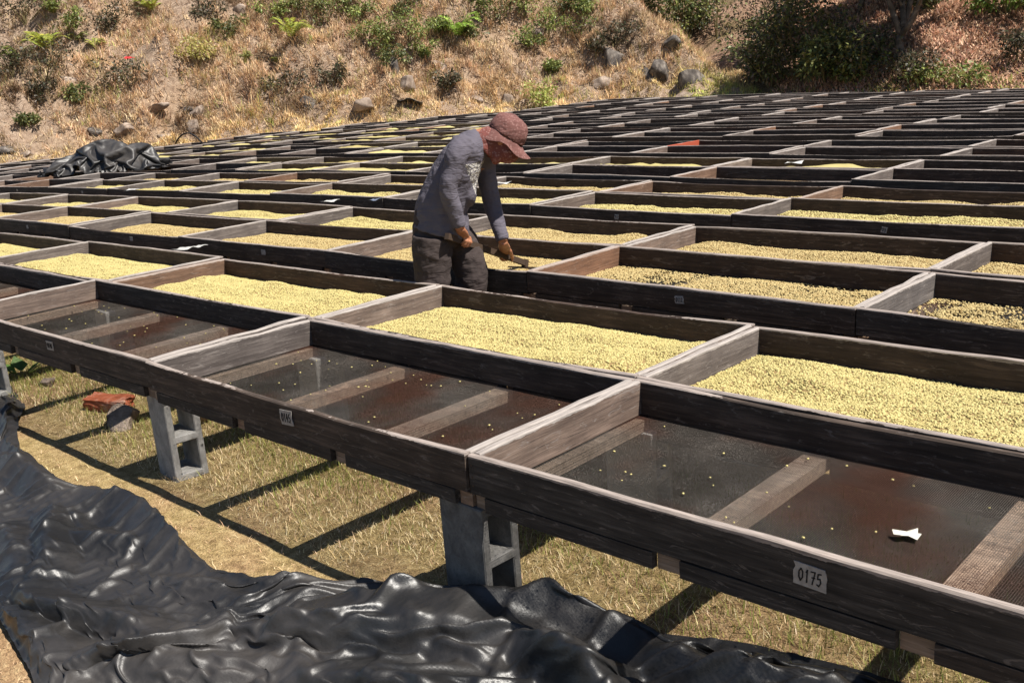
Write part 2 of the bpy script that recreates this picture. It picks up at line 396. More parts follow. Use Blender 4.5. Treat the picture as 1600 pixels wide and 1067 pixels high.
for p in range(11):
    for row in (0, 1):
        r2 = random.Random(p*10+row); kn = dict(known.get((p, row), {}))
        if not kn: kn = {0: .2+r2.uniform(-.14, .14)}
        hi = max(kn); lo = min(kn)
        while kn[hi] < 16: kn[hi+1] = kn[hi]+1.83+r2.uniform(-.02, .03); hi += 1
        vf = V0[p][row]; le = left_edge(vf+.8)
        while kn[lo] > le: kn[lo-1] = kn[lo]-1.83-r2.uniform(-.02, .03); lo -= 1
        for k in sorted(kn):
            if k+1 not in kn: continue
            u0, u1, v0, v1 = kn[k], kn[k+1], V0[p][row], V0[p][row+1]
            if u0 < left_edge(vf+.8)-.6: continue
            cs = [(u*K, v*K, float(zsurf(u*K, v*K))) for u in (u0, (u0+u1)/2, u1) for v in (v0, v1)]
            if not any(visible(c) for c in cs): continue
            TRAYS.append(dict(p=p, row=row, k=k, u0=u0, u1=u1, v0=v0, v1=v1))
ORD = ['front', 'second', 'third', 'fourth', 'fifth', 'sixth', 'seventh', 'eighth', 'ninth', 'tenth', 'eleventh', 'twelfth', 'thirteenth', 'fourteenth', 'fifteenth', 'sixteenth', 'seventeenth', 'eighteenth', 'nineteenth', 'twentieth', 'twenty-first', 'twenty-second']
def fill_of(t):                              # what lies in the tray: None, or (material, depth, cover)
    p, row, k, u = t['p'], t['row'], t['k'], t['u0']
    if (p, row) == (0, 0): return None
    if (p, row) == (0, 1): return ('bean_pale', .052, 1.0)
    if p == 1: return ('bean_gold' if (k > -4 or row == 0) else 'bean_pale', .030 if u > -1.6 else .036, .62 if u > 1.9 and row == 0 else (.86 if u > -.1 and row == 0 else 1.0)) if row == 0 else ('bean_gold' if u > -1.8 else 'bean_pale', .044, 1.0)
    if p == 2:
        if u < -12.4: return None
        return ('bean_pale' if row == 0 else 'bean_gold', .046, 1.0)
    if p == 3:
        if row == 1: return ('bean_pale', .060, 1.0) if u < -.3 and rnd.random() < .75 and u > -12.5 else None
        return ('bean_pale', .062, 1.0) if -10.5 < u < -5.5 else None
    if p in (4, 5, 6): return ('bean_pale', .078, 1.0) if u < -8.0 and u > -18.5 and rnd.random() < .6 else None
    return None
def tray_z(t): return rnd.uniform(-.009, .009)
# ---- digits on the tape tags
STR = {'0': [[(.5, 1), (.12, .75), (.08, .3), (.45, 0), (.85, .3), (.85, .75), (.5, 1)]], '1': [[(.35, .8), (.55, 1), (.5, 0)]],
       '2': [[(.1, .8), (.45, 1), (.85, .75), (.1, .02), (.95, .05)]], '4': [[(.6, 1), (.08, .4), (.92, .42)], [(.66, .7), (.62, 0)]],
       '5': [[(.85, 1), (.25, .95), (.2, .55), (.7, .6), (.85, .3), (.5, 0), (.1, .1)]], '7': [[(.08, .97), (.9, 1), (.4, 0)], [(.3, .52), (.85, .55)]],
       '9': [[(.8, .75), (.45, 1), (.15, .75), (.4, .5), (.8, .75), (.6, 0)]], '8': [[(.5, 1), (.2, .75), (.75, .3), (.5, 0), (.2, .3), (.8, .75), (.5, 1)]]}
k = NT('tape'); nz = k.noise(k.n('TexCoord').outputs['Object'], 60, 3)
M['tape'] = k.done(k.ramp(nz, [(.3, (.22, .20, .185)), (.7, (.34, .315, .29))]), .6)
plain('ink', (.010, .009, .010), .7); plain('paper', (.40, .39, .37), .7)
def label_part(parent, x, w, h, text, tilt=0, zc=-.058):
    r = random.Random(text+str(x)); n = 5; V = []
    tb = [(-w/2+r.uniform(-.004, .004), h/2-h*i/n) for i in range(n+1)]; rb = [(w/2+r.uniform(-.004, .004), -h/2+h*i/n) for i in range(n+1)]
    pts = tb+rb; F = [tuple(range(len(pts)))]
    V = [(px, -.0035-.0012*abs(r.random()), pz) for px, pz in pts]+[(px, -.0018, pz) for px, pz in pts]
    m = len(pts); F = [tuple(range(m)), tuple(range(2*m-1, m-1, -1))]+[(i, i+m, (i+1) % m+m, (i+1) % m) for i in range(m)]
    o = obj('number_label', mesh('number_label', V, F, M['tape']), parent, (x, 0, zc), (0, tilt, 0))
    if text:
        mb = MB(); cw = w*.78/len(text); ch = h*.56
        for i, chh in enumerate(text):
            for st in STR[chh]:
                q = [(-w*.39+cw*(i+.1)+px*cw*.8, -ch/2+pz*ch) for px, pz in st]
                for a, b in zip(q, q[1:]):
                    dx, dz = b[0]-a[0], b[1]-a[1]; l = math.hypot(dx, dz); nx, nz = -dz/l*.026*h, dx/l*.026*h; ex, ez = dx/l*.001, dz/l*.001
                    mb.add([(a[0]+nx-ex, -.0058, a[1]+nz-ez), (a[0]-nx-ex, -.0058, a[1]-nz-ez), (b[0]-nx+ex, -.0058, b[1]-nz+ez), (b[0]+nx+ex, -.0058, b[1]+nz+ez),
                            (a[0]+nx-ex, -.0035, a[1]+nz-ez), (a[0]-nx-ex, -.0035, a[1]-nz-ez), (b[0]-nx+ex, -.0035, b[1]-nz+ez), (b[0]+nx+ex, -.0035, b[1]+nz+ez)],
                           [(0, 1, 2, 3), (0, 4, 5, 1), (1, 5, 6, 2), (2, 6, 7, 3), (3, 7, 4, 0)])
        obj('lettering', mb.me('lettering', M['ink']), o)
TAGS = {(0, 0, 1): ('0175', .555, .085), (0, 0, 0): ('0145', .53, .085), (0, 0, -1): ('0140', .57, .07), (1, 0, 0): ('0112', .53, .06), (2, 0, -1): ('91', .47, .06), (2, 0, 0): ('05', .57, .06), (1, 0, -3): ('', .6, .055), (1, 0, -4): ('', .5, .055), (1, 0, -2): ('', .62, .06), (2, 0, -6): ('', .6, .055), (2, 0, -7): ('', .4, .055)}
NUM = ['', 'one tray', 'two trays', 'three trays', 'four trays', 'five trays', 'six trays', 'seven trays', 'eight trays', 'nine trays', 'ten trays', 'eleven trays', 'twelve trays', 'thirteen trays']
def place(t):                                # where along its row, told by the worker or by the bank
    row_ = sorted((q for q in TRAYS if (q['p'], q['row']) == (t['p'], t['row'])), key=lambda q: q['u0']); i = row_.index(t)
    if t['p'] < 4:
        wi = min(range(len(row_)), key=lambda j: abs((row_[j]['u0']+row_[j]['u1'])/2+.6)); n = i-wi
        return 'in line with the worker' if n == 0 else f'{NUM[abs(n)]} from the worker {"toward" if n < 0 else "away from"} the bank'
    return f'{NUM[i]} in from the bank' if i else 'nearest the bank'
def build_tray(t):
    p, row, kk = t['p'], t['row'], t['k']; L = (t['u1']-t['u0'])*K-.006; W = (t['v1']-t['v0'])*K-(.002 if row == 0 else .006)
    x0, y0 = t['u0']*K+.003, t['v0']*K+.003
    za = lambda a, b: float(zsurf(x0+a*L, y0+b*W))
    dz = tray_z(t); z0 = za(0, 0)+dz; ri = p*2+row
    rx = math.atan2(za(.5, 1)-za(.5, 0), W)+rnd.uniform(-.006, .006); ry = -math.atan2(za(1, .5)-za(0, .5), L)+rnd.uniform(-.0045, .0045)
    f = t['fill']; what = 'empty' if f is None else ('holding pale yellow coffee' if f[0] == 'bean_pale' else 'holding golden brown coffee')
    lab = ('empty wooden tray' if f is None else f'tray {what}'.replace('holding', 'of'))+f', {ORD[ri]} row, {place(t)}'; grp = None
    if t.get('label'): lab = t['label']; grp = None
    grp = 'drying trays of the field'
    e = thing('drying_tray', lab, 'tray', (x0, y0, z0), (rx, ry, rnd.uniform(-.006, .006)), grp)
    e.scale = (L/LN, W/WN, 1)
    dk = 'dark_wood'; bk = 'brown_wood' if (f is not None or rnd.random() < .3) and (p, row) != (0, 0) else 'dark_wood'
    obj('front_board', rnd.choice(LONG['dark_wood' if row == 0 or rnd.random() < .6 else bk]), e)
    obj('back_board', rnd.choice(LONG[bk]), e, (0, WN-TB, 0))
    sm = t.get('side') or ('tan_wood' if (p, row, kk) == (0, 1, -1) or (p > 0 and rnd.random() < .12) else 'grey_wood')
    obj('side_board', rnd.choice(SHORT[sm]), e, (TB, TB, 0), (0, 0, math.pi/2))
    obj('side_board', rnd.choice(SHORT['grey_wood']), e, (LN, TB, 0), (0, 0, math.pi/2))
    obj('net', rnd.choice(NETS), e)
    if p <= 2:
        obj('end_bar', XEND, e, (.001, 0, 0)); obj('end_bar', XEND, e, (LN-.053, 0, 0))
        for cx in CBX: obj('crossbar', XBAR, e, (cx+rnd.uniform(-.012, .012) if p else cx, 0, 0))
        for b in BATT:
            o1 = obj('batten', b, e)
            if p == 0:
                o2 = obj('batten', b, e, (0, WN-TB+.002, 0)); oo = o2 if row == 0 else o1; oo.scale.z = 1.93; oo.location.z = .117  # inner battens deepened to hide a sunlit strip of ground
    if (p, row) == (0, 1): obj('added_rail', ADDED_RAIL, e)
    if (p, row, kk) in TAGS:
        tx, fr, h = TAGS[(p, row, kk)]; h *= .64; label_part(e, fr*LN, h*1.35 if len(tx) > 2 or not tx else h, h, tx, rnd.uniform(-.12, .12))
    t['obj'] = e; t['L'] = L; t['W'] = W; t['m'] = Matrix.Translation((x0, y0, z0)) @ e.rotation_euler.to_matrix().to_4x4()
    return e
def find(p, row, k):
    for t in TRAYS:
        if (t['p'], t['row'], t['k']) == (p, row, k): return t
for t in TRAYS: t['fill'] = fill_of(t)
q = at(1110, 222); best = min(TRAYS, key=lambda t: (t['u0']*K-q[0])**2+((t['v0']+t['v1'])/2*K-q[1])**2)
best['side'] = 'red_paint'; best['label'] = 'empty drying tray whose side board is painted orange red'
find(0, 0, 1)['label'] = 'empty tray tagged 0175 with a white paper scrap on its net'
find(0, 0, 0)['label'] = 'empty tray tagged 0145 resting on the leaning light concrete block'
find(0, 0, -1)['label'] = 'empty tray above the orange brick and the broad leaved weed'
find(1, 0, 0)['label'] = 'tray tagged 0112 with thin golden coffee right of the worker'
find(1, 0, -1)['label'] = 'drying tray of golden coffee that the worker is raking'
for t in TRAYS: build_tray(t)
print('trays', len(TRAYS))
# ================================================================== coffee in the trays
def bean_group(name, density, mat, sx, base=True):
    g = bpy.data.node_groups.new(name, 'GeometryNodeTree')
    g.interface.new_socket('Geometry', in_out='INPUT', socket_type='NodeSocketGeometry'); g.interface.new_socket('Geometry', in_out='OUTPUT', socket_type='NodeSocketGeometry')
    N = lambda t: g.nodes.new(t)
    gi, go = N('NodeGroupInput'), N('NodeGroupOutput'); dp = N('GeometryNodeDistributePointsOnFaces'); na = N('GeometryNodeInputNamedAttribute'); na.data_type = 'FLOAT'; na.inputs['Name'].default_value = 'dens'; mm = N('ShaderNodeMath'); mm.operation = 'MULTIPLY'; mm.inputs[1].default_value = density; g.links.new(na.outputs['Attribute'], mm.inputs[0]); g.links.new(mm.outputs[0], dp.inputs['Density'])
    ico = N('GeometryNodeMeshIcoSphere'); ico.inputs['Radius'].default_value = 1; ico.inputs['Subdivisions'].default_value = 2
    tr = N('GeometryNodeTransform'); tr.inputs['Scale'].default_value = (.0064*sx, .0046*sx, .0027*sx)
    sm = N('GeometryNodeSetMaterial'); sm.inputs['Material'].default_value = M[mat]; ss = N('GeometryNodeSetShadeSmooth')
    ip = N('GeometryNodeInstanceOnPoints'); rv = N('FunctionNodeRandomValue'); rv.data_type = 'FLOAT_VECTOR'
    rv.inputs[0].default_value = (-.9, -.9, 0); rv.inputs[1].default_value = (.9, .9, 6.28)
    rs = N('FunctionNodeRandomValue'); rs.data_type = 'FLOAT'; rs.inputs[2].default_value = .8; rs.inputs[3].default_value = 1.2; rs.inputs['Seed'].default_value = 5
    jg = N('GeometryNodeJoinGeometry'); L = g.links.new
    L(gi.outputs[0], dp.inputs['Mesh']); L(ico.outputs['Mesh'], tr.inputs['Geometry']); L(tr.outputs[0], sm.inputs['Geometry']); L(sm.outputs[0], ss.inputs[0])
    L(dp.outputs['Points'], ip.inputs['Points']); L(ss.outputs[0], ip.inputs['Instance']); L(rv.outputs[0], ip.inputs['Rotation']); L(rs.outputs[1], ip.inputs['Scale'])
    L(gi.outputs[0], jg.inputs[0]) if base else None; L(ip.outputs[0], jg.inputs[0]); L(jg.outputs[0], go.inputs[0])
    return g
BG = {(m, d): bean_group(f'beans_{m}_{d}', dens, m, sx, d != 3) for m in ('bean_pale', 'bean_gold') for d, dens, sx in ((0, 16500, 1.0), (1, 10000, 1.18), (2, 5600, 1.45), (3, 9500, 1.15))}
def heap(t):
    mat, dep, cover = t['fill']; L, W = t['L'], t['W']; p = t['p']; s = p*31+t['row']*7+t['k']
    nx, ny = (96, 42) if p < 3 else (40, 18)
    x = np.linspace(TB+.003, L-TB-.003, nx); y = np.linspace(TB+.003, W-TB-.003, ny); X, Y = np.meshgrid(x, y, indexing='ij')
    lm = .16 if p < 2 else .10
    e = np.minimum.reduce([(X-TB)/lm, (L-TB-X)/.10, (Y-TB)/.10, (W-TB-Y)/.16]); e = np.clip(e+.12*fbm(X*5, Y*5, s, 3, s), 0, 1)
    e = e*e*(3-2*e)
    ridge = fbm(X*2.1+.5*fbm(X*2, Y*2, 3.3), Y*9, s, 3, s)                  # marks of the rake
    H = dep*(.26+.74*e)*(1+.75*fbm(X*3.4, Y*3.4, s, 3, s+3))+.018*e*ridge+.005*fbm(X*30, Y*30, s, 2, s)
    dens = np.ones_like(X)
    if cover < 1:
        gap = fbm(X*3.5, Y*5, s, 4, s+9)+.35*fbm(X*12, Y*12, s, 2, s); dens = .12+1.1*sstep(cover-.45, cover-.95, gap); H = H*.45*dens
    H = np.maximum(H, .002)
    V = np.stack([X, Y, -HB-.004+H], -1).reshape(-1, 3)
    i, j = np.meshgrid(np.arange(nx-1), np.arange(ny-1), indexing='ij'); a = (i*ny+j).ravel(); F = np.stack([a, a+ny, a+ny+1, a+1], -1)
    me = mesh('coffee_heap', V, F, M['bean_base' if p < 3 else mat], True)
    at_ = me.attributes.new('dens', 'FLOAT', 'POINT'); at_.data.foreach_set('value', dens.ravel().astype(np.float32))
    ri = p*2+t['row']; tone = 'pale yellow' if mat == 'bean_pale' else 'golden brown'
    o = obj('coffee_heap', me); o.matrix_world = t['m']
    tag(o, f'{tone} coffee beans in the {ORD[ri]} row tray, {place(t)}', 'coffee beans', 'coffee spread in trays', kind='stuff')
    if p < 3:
        md = o.modifiers.new('beans', 'NODES'); md.node_group = BG[(mat, 0 if p == 0 else (3 if cover < 1 else (1 if p == 1 else 2)))]
    return o
for t in TRAYS:
    if t['fill']: t['heap'] = heap(t)
# ================================================================== crumpled black plastic sheets 
def plastic():
    k = NT('black_plastic'); tc = k.n('TexCoord').outputs['Object']
    d = k.noise(tc, 1.5, 3, .5, .3); d2 = k.noise(k.mapping(tc, (1, .3, 1)), 30, 4, .7)
    dust = k.ramp(k.math('ADD', k.math('MULTIPLY', d, .75), k.math('MULTIPLY', d2, .25)), [(.40, (0, 0, 0)), (.70, (1, 1, 1))])
    col = k.mix(dust, (.009, .0088, .009), (.042, .037, .034))
    rough = k.math('MULTIPLY_ADD', dust, .16, .40)
    cr = k.noise(k.mapping(tc, (1.0, .45, 1.0)), 11, 6, .66, .25); cr2 = k.noise(tc, 48, 5, .7, .8)
    M['black_plastic'] = k.done(col, rough, .5, k.bump(k.math('ADD', cr, k.math('MULTIPLY', cr2, .55)), .20, .012))
plastic()
def relax(P, rs, rt, floor, steps=160, iters=5, bend=.22, grav=.0022, pin=None, damp=.90):
    """distance-constraint cloth: P (ns,nt,3); rs/rt rest spacing arrays; floor(x,y)->z"""
    V = np.zeros_like(P); rd = np.sqrt(rs[:, :-1]**2+rt[:-1, :]**2)
    def fix(a, b, r, kf, only=0):
        d = P[b]-P[a]; l = np.sqrt((d*d).sum(-1))+1e-9; e = (l-r)/l
        if only < 0: e = np.minimum(e, 0)
        c = d*(.5*kf*e)[..., None]; P[a] += c; P[b] -= c
    S = slice
    ns, nt_ = P.shape[:2]
    for st in range(steps):
        Q = P.copy(); V[..., 2] -= grav; P += V
        for it in range(iters):
            for o in (0, 1):
                n = (ns-o)//2; fix((S(o, o+2*n, 2),), (S(o+1, o+2*n, 2),), rs[o:o+2*n:2], 1.0)
                n = (nt_-o)//2; fix((S(None), S(o, o+2*n, 2)), (S(None), S(o+1, o+2*n, 2)), rt[:, o:o+2*n:2], 1.0)
            for o in (0, 1):
                n = (ns-o)//2; a, b = S(o, o+2*n, 2), S(o+1, o+2*n, 2); r = rd[o:o+2*n:2]
                fix((a, S(0, -1)), (b, S(1, None)), r, .6); fix((a, S(1, None)), (b, S(0, -1)), r, .6)
            if it % 2 == 0:
                for o in range(4):
                    n = (ns-2-o+3)//4
                    if n > 0: fix((S(o, o+4*n, 4),), (S(o+2, o+2+4*n, 4),), 2*rs[o:o+4*n:4], bend, -1)
                    n = (nt_-2-o+3)//4
                    if n > 0: fix((S(None), S(o, o+4*n, 4)), (S(None), S(o+2, o+2+4*n, 4)), 2*rt[:, o:o+4*n:4], bend, -1)
            fl = floor(P[..., 0], P[..., 1])+.004; hit = P[..., 2] < fl
            P[..., 2] = np.where(hit, fl, P[..., 2])
            P[..., :2] = np.where(hit[..., None], Q[..., :2]*.8+P[..., :2]*.2, P[..., :2])
            if pin is not None: pin(P, Q)
        V = (P-Q)*damp; L = np.sqrt((V*V).sum(-1, keepdims=True)); V *= np.minimum(1, .03/(L+1e-9))
    return P
def upsample(P, f):
    for ax in (0, 1):
        n = P.shape[ax]; x = np.linspace(0, n-1, (n-1)*f+1); i = np.minimum(x.astype(int), n-2); t = x-i
        A = np.moveaxis(P, ax, 0); t = t.reshape(-1, *([1]*(A.ndim-1)))
        p0, p1, p2, p3 = A[np.maximum(i-1, 0)], A[i], A[i+1], A[np.minimum(i+2, n-1)]
        cub = p1+.5*t*(p2-p0+t*(2*p0-5*p1+4*p2-p3+t*(3*(p1-p2)+p3-p0)))
        P = np.moveaxis(cub*.75+(p1*(1-t)+p2*t)*.25, 0, ax)
    return P
def squeeze(flat, z, ex_s, ex_t, floor, steps=(260, 40), f=3, bend=(.3, .35), grav=.0016):
    """flat (ns,nt,2) squeezed plan of the sheet; ex_* how much more cloth there is than plan"""
    P = np.concatenate([flat, z[..., None]], -1); ns, nt_ = z.shape; P0 = P.copy()
    edge = np.zeros(z.shape, bool); edge[0] = edge[-1] = True; edge[:, 0] = edge[:, -1] = True
    def pin(P, Q): P[edge, :2] = P0[edge, :2]*.35+P[edge, :2]*.65
    rs = np.linalg.norm(flat[1:]-flat[:-1], axis=-1)*ex_s; rt = np.linalg.norm(flat[:, 1:]-flat[:, :-1], axis=-1)*ex_t
    P = relax(P, rs, rt, floor, steps[0], 6, bend[0], grav, pin)
    if f > 1:
        P = upsample(P, f); rs2 = upsample(rs[..., None], f)[..., 0]/f; rt2 = upsample(rt[..., None], f)[..., 0]/f
        fit = lambda a, n, m: np.stack([np.interp(np.linspace(0, 1, n), np.linspace(0, 1, a.shape[0]), a[:, j]) for j in range(a.shape[1])], 1) if a.shape[0] != n else a
        rs2 = fit(rs2, P.shape[0]-1, 0); rt2 = fit(rt2.T.copy(), P.shape[1]-1, 0).T.copy()
        P[..., 2] += .0025*fbm(P[..., 0]*22, P[..., 1]*22, 0, 2, 3)
        P = relax(P, rs2*1.014, rt2*1.014, floor, steps[1], 5, bend[1], grav*.4)
    return P
def sheet_mesh(name, P, mat, sub=1):
    ns, nt_ = P.shape[:2]; i, j = np.meshgrid(np.arange(ns-1), np.arange(nt_-1), indexing='ij'); a = (i*nt_+j).ravel()
    return mesh(name, P.reshape(-1, 3), np.stack([a, a+nt_, a+nt_+1, a+1], -1), mat, True)
def resample(pts, n):
    p = np.array(pts, float); d = np.r_[0, np.cumsum(np.hypot(*(p[1:]-p[:-1]).T))]; s = np.linspace(0, d[-1], n)
    return np.stack([np.interp(s, d, p[:, 0]), np.interp(s, d, p[:, 1])], -1), d[-1]
UP = [(-3.4, .42), (-2.3, .24), (-1.6, .02), (-1.0, -.20), (-.45, -.27), (-.1, -.20), (.2, -.20), (.6, -.28), (.95, -.33), (1.25, -.28), (1.5, -.04), (1.78, .06), (2.1, .20), (2.6, .32), (3.1, .44), (3.9, .55)]
LO = [(-3.6, -.9), (-2.5, -.95), (-1.5, -.98), (-.5, -1.0), (.2, -1.0), (.62, -.93), (1.05, -1.0), (1.6, -1.15), (2.3, -1.1), (3.2, -.8), (4.0, -.5)]
def tri(x): return np.abs((x-np.floor(x))-.5)*2
def crumple(x, y, layers, seed):             # folded panes: sharp ridges of triangle waves in random directions, fading in and out
    r = np.random.default_rng(seed); h = 0
    for lam, amp in layers:
        a = r.uniform(0, math.pi); ph = r.uniform(0, 9, 4); u_ = (x*math.cos(a)+y*math.sin(a))/lam; w_ = fbm(x*.8/lam+ph[0], y*.8/lam+ph[1], 0, 2, seed+int(lam*1000))
        m = np.clip(.12+1.7*fbm(x*.4/lam+ph[2], y*.4/lam+ph[3], 0, 2, seed+7+int(lam*1000)), 0, 1)
        h = h+amp*m*(1-tri(u_+.4*w_))**1.3
    return h
def ridge_lift(x, y, crests, gz0):
    """tent-shaped folds: lift, and sideways lean of the crest"""
    z = np.zeros_like(x); L = np.zeros_like(x)
    for pts, hgt, wid, lean in crests:
        c = np.array([at(px, py, gz=gz0+hgt*.85)[:2] for px, py in pts]); d = np.full(x.shape, 9.); along = np.zeros_like(x); acc = 0; tot = sum(np.hypot(*(q-p_)) for p_, q in zip(c, c[1:]))
        for p_, q in zip(c, c[1:]):
            dx, dy = q-p_; l = math.hypot(dx, dy); t = np.clip(((x-p_[0])*dx+(y-p_[1])*dy)/(l*l), 0, 1); dd = np.hypot(x-p_[0]-t*dx, y-p_[1]-t*dy)
            along = np.where(dd < d, (acc+t*l)/tot, along); d = np.minimum(d, dd); acc += l
        d = np.sqrt(np.abs(d+.006*fbm(x*5, y*5, 0, 2, int(pts[0][0])))**2+.010**2)
        e_ = hgt*np.sqrt(np.clip(np.sin(np.pi*(along*.86+.07)), 0, 1))*np.clip(1-d/wid, 0, 1)**1.05*(1+.25*fbm(along*7, along*0, 0, 2, int(pts[0][1])))
        L = np.where(e_ > z, lean*e_, L); z = np.maximum(z, e_)
    return z, L
CRESTS = [([(36, 885), (66, 915), (200, 934), (250, 956)], .12, .10, .9), ([(120, 985), (190, 966), (316, 950), (354, 940)], .15, .12, 1.3), ([(354, 940), (352, 985)], .10, .06, 0), ([(130, 1010), (234, 1006), (350, 1016), (470, 1012)], .09, .12, .7), ([(84, 765), (70, 850), (40, 890)], .13, .12, .2),
          ([(84, 748), (215, 768), (268, 815), (344, 845), (437, 880), (470, 906)], .12, .16, -.3), ([(125, 758), (103, 782), (134, 820)], .06, .06, .4), ([(69, 855), (97, 826), (219, 835), (275, 816)], .07, .10, .3), ([(400, 930), (550, 931), (719, 924), (805, 935)], .18, .16, .8), ([(471, 907), (662, 909), (760, 909), (831, 907), (862, 905), (1000, 942)], .19, .11, -.1),
          ([(805, 935), (906, 982), (1000, 1055)], .20, .13, .6), ([(862, 905), (914, 982)], .10, .07, .2), ([(486, 961), (467, 1014), (501, 1062)], .09, .10, .3), ([(467, 1014), (565, 1006), (700, 1032), (840, 1058)], .15, .15, 1.0), ([(1000, 962), (1100, 1000), (1240, 1025), (1420, 1048)], .15, .11, .5), ([(900, 932), (1050, 955), (1200, 985), (1350, 1020), (1500, 1055)], .09, .09, 0),
          ([(10, 610), (34, 640), (44, 700)], .14, .14, .2), ([(5, 690), (50, 720), (90, 745)], .12, .12, .2), ([(0, 800), (30, 850), (20, 900)], .10, .12, .3), ([(0, 930), (60, 980), (110, 1040)], .09, .12, .6), ([(640, 940), (690, 985), (780, 1010)], .09, .10, .6), ([(250, 890), (330, 905), (400, 930)], .06, .10, .5), ([(560, 960), (640, 975), (700, 1000)], .07, .09, .5)]
def big_tarp():
    ns, nt_ = 380, 98
    up, lu = resample(UP, ns); lo, ll = resample(LO, ns); s = np.linspace(0, 1, ns)[:, None]; t = np.linspace(0, 1, nt_)[None, :]
    wob = .05*fbm(s*14, s*0, 0, 3, 2); t2 = t+wob*(1-t)
    P2 = up[:, None]*(1-t2[..., None])+lo[:, None]*t2[..., None]; x, y = P2[..., 0], P2[..., 1]
    edge = sstep(0, .07, t)*sstep(1, .93, t)
    z = .012+edge*(.03+.05*np.clip(fbm(x*1.6, y*1.6, 0, 1, 31), -.3, 1))+(.3+.7*edge)*crumple(x, y, [(.5, .05), (.34, .04), (.22, .03), (.14, .02)], 12)
    P = np.stack([x, y, ground_fn(x, y)+z+.014*fbm(x*9, y*9, .3, 3, 5)], -1); P0 = P.copy()
    rs = np.linalg.norm(P2[1:]-P2[:-1], axis=-1)*(1.05+.10*sstep(0, .25, t)); rt = np.linalg.norm(P2[:, 1:]-P2[:, :-1], axis=-1)*(1.28+.12*np.sin(s*9+.6)+.08*np.sin(s*23))
    edge_ = np.zeros((ns, nt_), bool); edge_[0] = edge_[-1] = True; edge_[:, 0] = edge_[:, -1] = True
    def pin(P, Q): P[edge_, :2] = P0[edge_, :2]*.35+P[edge_, :2]*.65
    P = relax(P, rs, rt, ground_fn, steps=90, iters=5, bend=.10, grav=.0016, pin=pin)
    zr, L = ridge_lift(P[..., 0], P[..., 1], CRESTS, GZ); q = .35+.65*edge          # the bulk bunched up under the sheet
    P[..., 2] += zr*q*.85; P[..., 0] += .45*L*q*.8; P[..., 1] -= .75*L*q*.8
    return P
P = big_tarp()
tp = obj('plastic_tarp', sheet_mesh('plastic_tarp', P, M['black_plastic']))
tag(tp, 'large crumpled black plastic tarp lying on the grass before the front trays', 'tarp')
sb = tp.modifiers.new('sub', 'SUBSURF'); sb.levels = 1; sb.render_levels = 1
# ================================================================== concrete blocks, grass, litter near the front row
def block_mesh():
    W, D, H = .19, .15, .372; ys = [-D/2, -D/2+.03, D/2-.03, D/2]; zs = [0, .032, .170, .202, .340, H]
    solid = lambda j, k: 0 <= j < 3 and 0 <= k < 5 and not (j == 1 and k in (1, 3))
    V = []; F = []
    def quad(*q): n = len(V); V.extend(q); F.append((n, n+1, n+2, n+3))
    for j in range(3):
        for k in range(5):
            if not solid(j, k): continue
            y0, y1, z0, z1 = ys[j], ys[j+1], zs[k], zs[k+1]
            quad((W/2, y0, z0), (W/2, y1, z0), (W/2, y1, z1), (W/2, y0, z1)); quad((-W/2, y0, z0), (-W/2, y0, z1), (-W/2, y1, z1), (-W/2, y1, z0))
            if not solid(j-1, k): quad((-W/2, y0, z0), (W/2, y0, z0), (W/2, y0, z1), (-W/2, y0, z1))
            if not solid(j+1, k): quad((-W/2, y1, z0), (-W/2, y1, z1), (W/2, y1, z1), (W/2, y1, z0))
            if not solid(j, k-1): quad((-W/2, y0, z0), (-W/2, y1, z0), (W/2, y1, z0), (W/2, y0, z0))
            if not solid(j, k+1): quad((-W/2, y0, z1), (W/2, y0, z1), (W/2, y1, z1), (-W/2, y1, z1))
    bm = bmesh.new(); vs_ = [bm.verts.new(v) for v in V]
    for f in F: bm.faces.new([vs_[i] for i in f])
    bmesh.ops.remove_doubles(bm, verts=bm.verts, dist=1e-5); bmesh.ops.bevel(bm, geom=[e for e in bm.edges if e.is_manifold and e.calc_face_angle(0) > .5], offset=.004, segments=1, affect='EDGES')
    me = bpy.data.meshes.new('concrete_block'); bm.to_mesh(me); bm.free(); me.materials.append(M['concrete']); return me
BLK = block_mesh()
BLKD = BLK.copy(); BLKD.materials.clear(); BLKD.materials.append(M['concrete_dark'])
BTOP = -HB-.054
def block(x, y, rz, tilt, label, group=None, zt=BTOP, me=None):
    g = float(ground_fn(np.array(x), np.array(y))); top = float(zsurf(x, y))+zt
    o = obj('concrete_block', me or BLK, None, (x, y, g-.004), (tilt[0], tilt[1], rz)); o.scale = (1, 1, (top-g+.004)/.372)
    return tag(o, label, 'block', group)
block(-.04, .115, -.12, (0, -.02), 'light grey hollow concrete block leaning under the tray numbered 0145')
block(1.83*K-.055, .085, -.05, (0, .0), 'dark grey hollow concrete block under the tray joint beside tag 0175', me=BLKD)
for kk, t in enumerate(TRAYS):
    if t['p'] > 2: continue
    if (t['p'], t['row']) == (0, 0):
        if t['k'] not in (0, 1): block(t['u0']*K, .11, rnd.uniform(-.1, .1), (0, 0), 'hollow concrete block under a joint of the front row of trays', 'front row blocks')
    elif t['row'] == 1:
        block(t['u0']*K, t['v0']*K, rnd.uniform(-.15, .15), (0, 0), f'hollow concrete block hidden under the {ORD[t["p"]*2+1]} row of trays', f'blocks of row {t["p"]*2+1}')
        block(t['u0']*K, t['v1']*K-.11, rnd.uniform(-.15, .15), (0, 0), f'hollow concrete block at the rear of the {ORD[t["p"]*2+1]} row of trays', f'rear blocks of row {t["p"]*2+1}')
    else: block(t['u0']*K, t['v0']*K+.11, rnd.uniform(-.15, .15), (0, 0), f'hollow concrete block below the front board of the {ORD[t["p"]*2]} row', f'front blocks of row {t["p"]*2}')
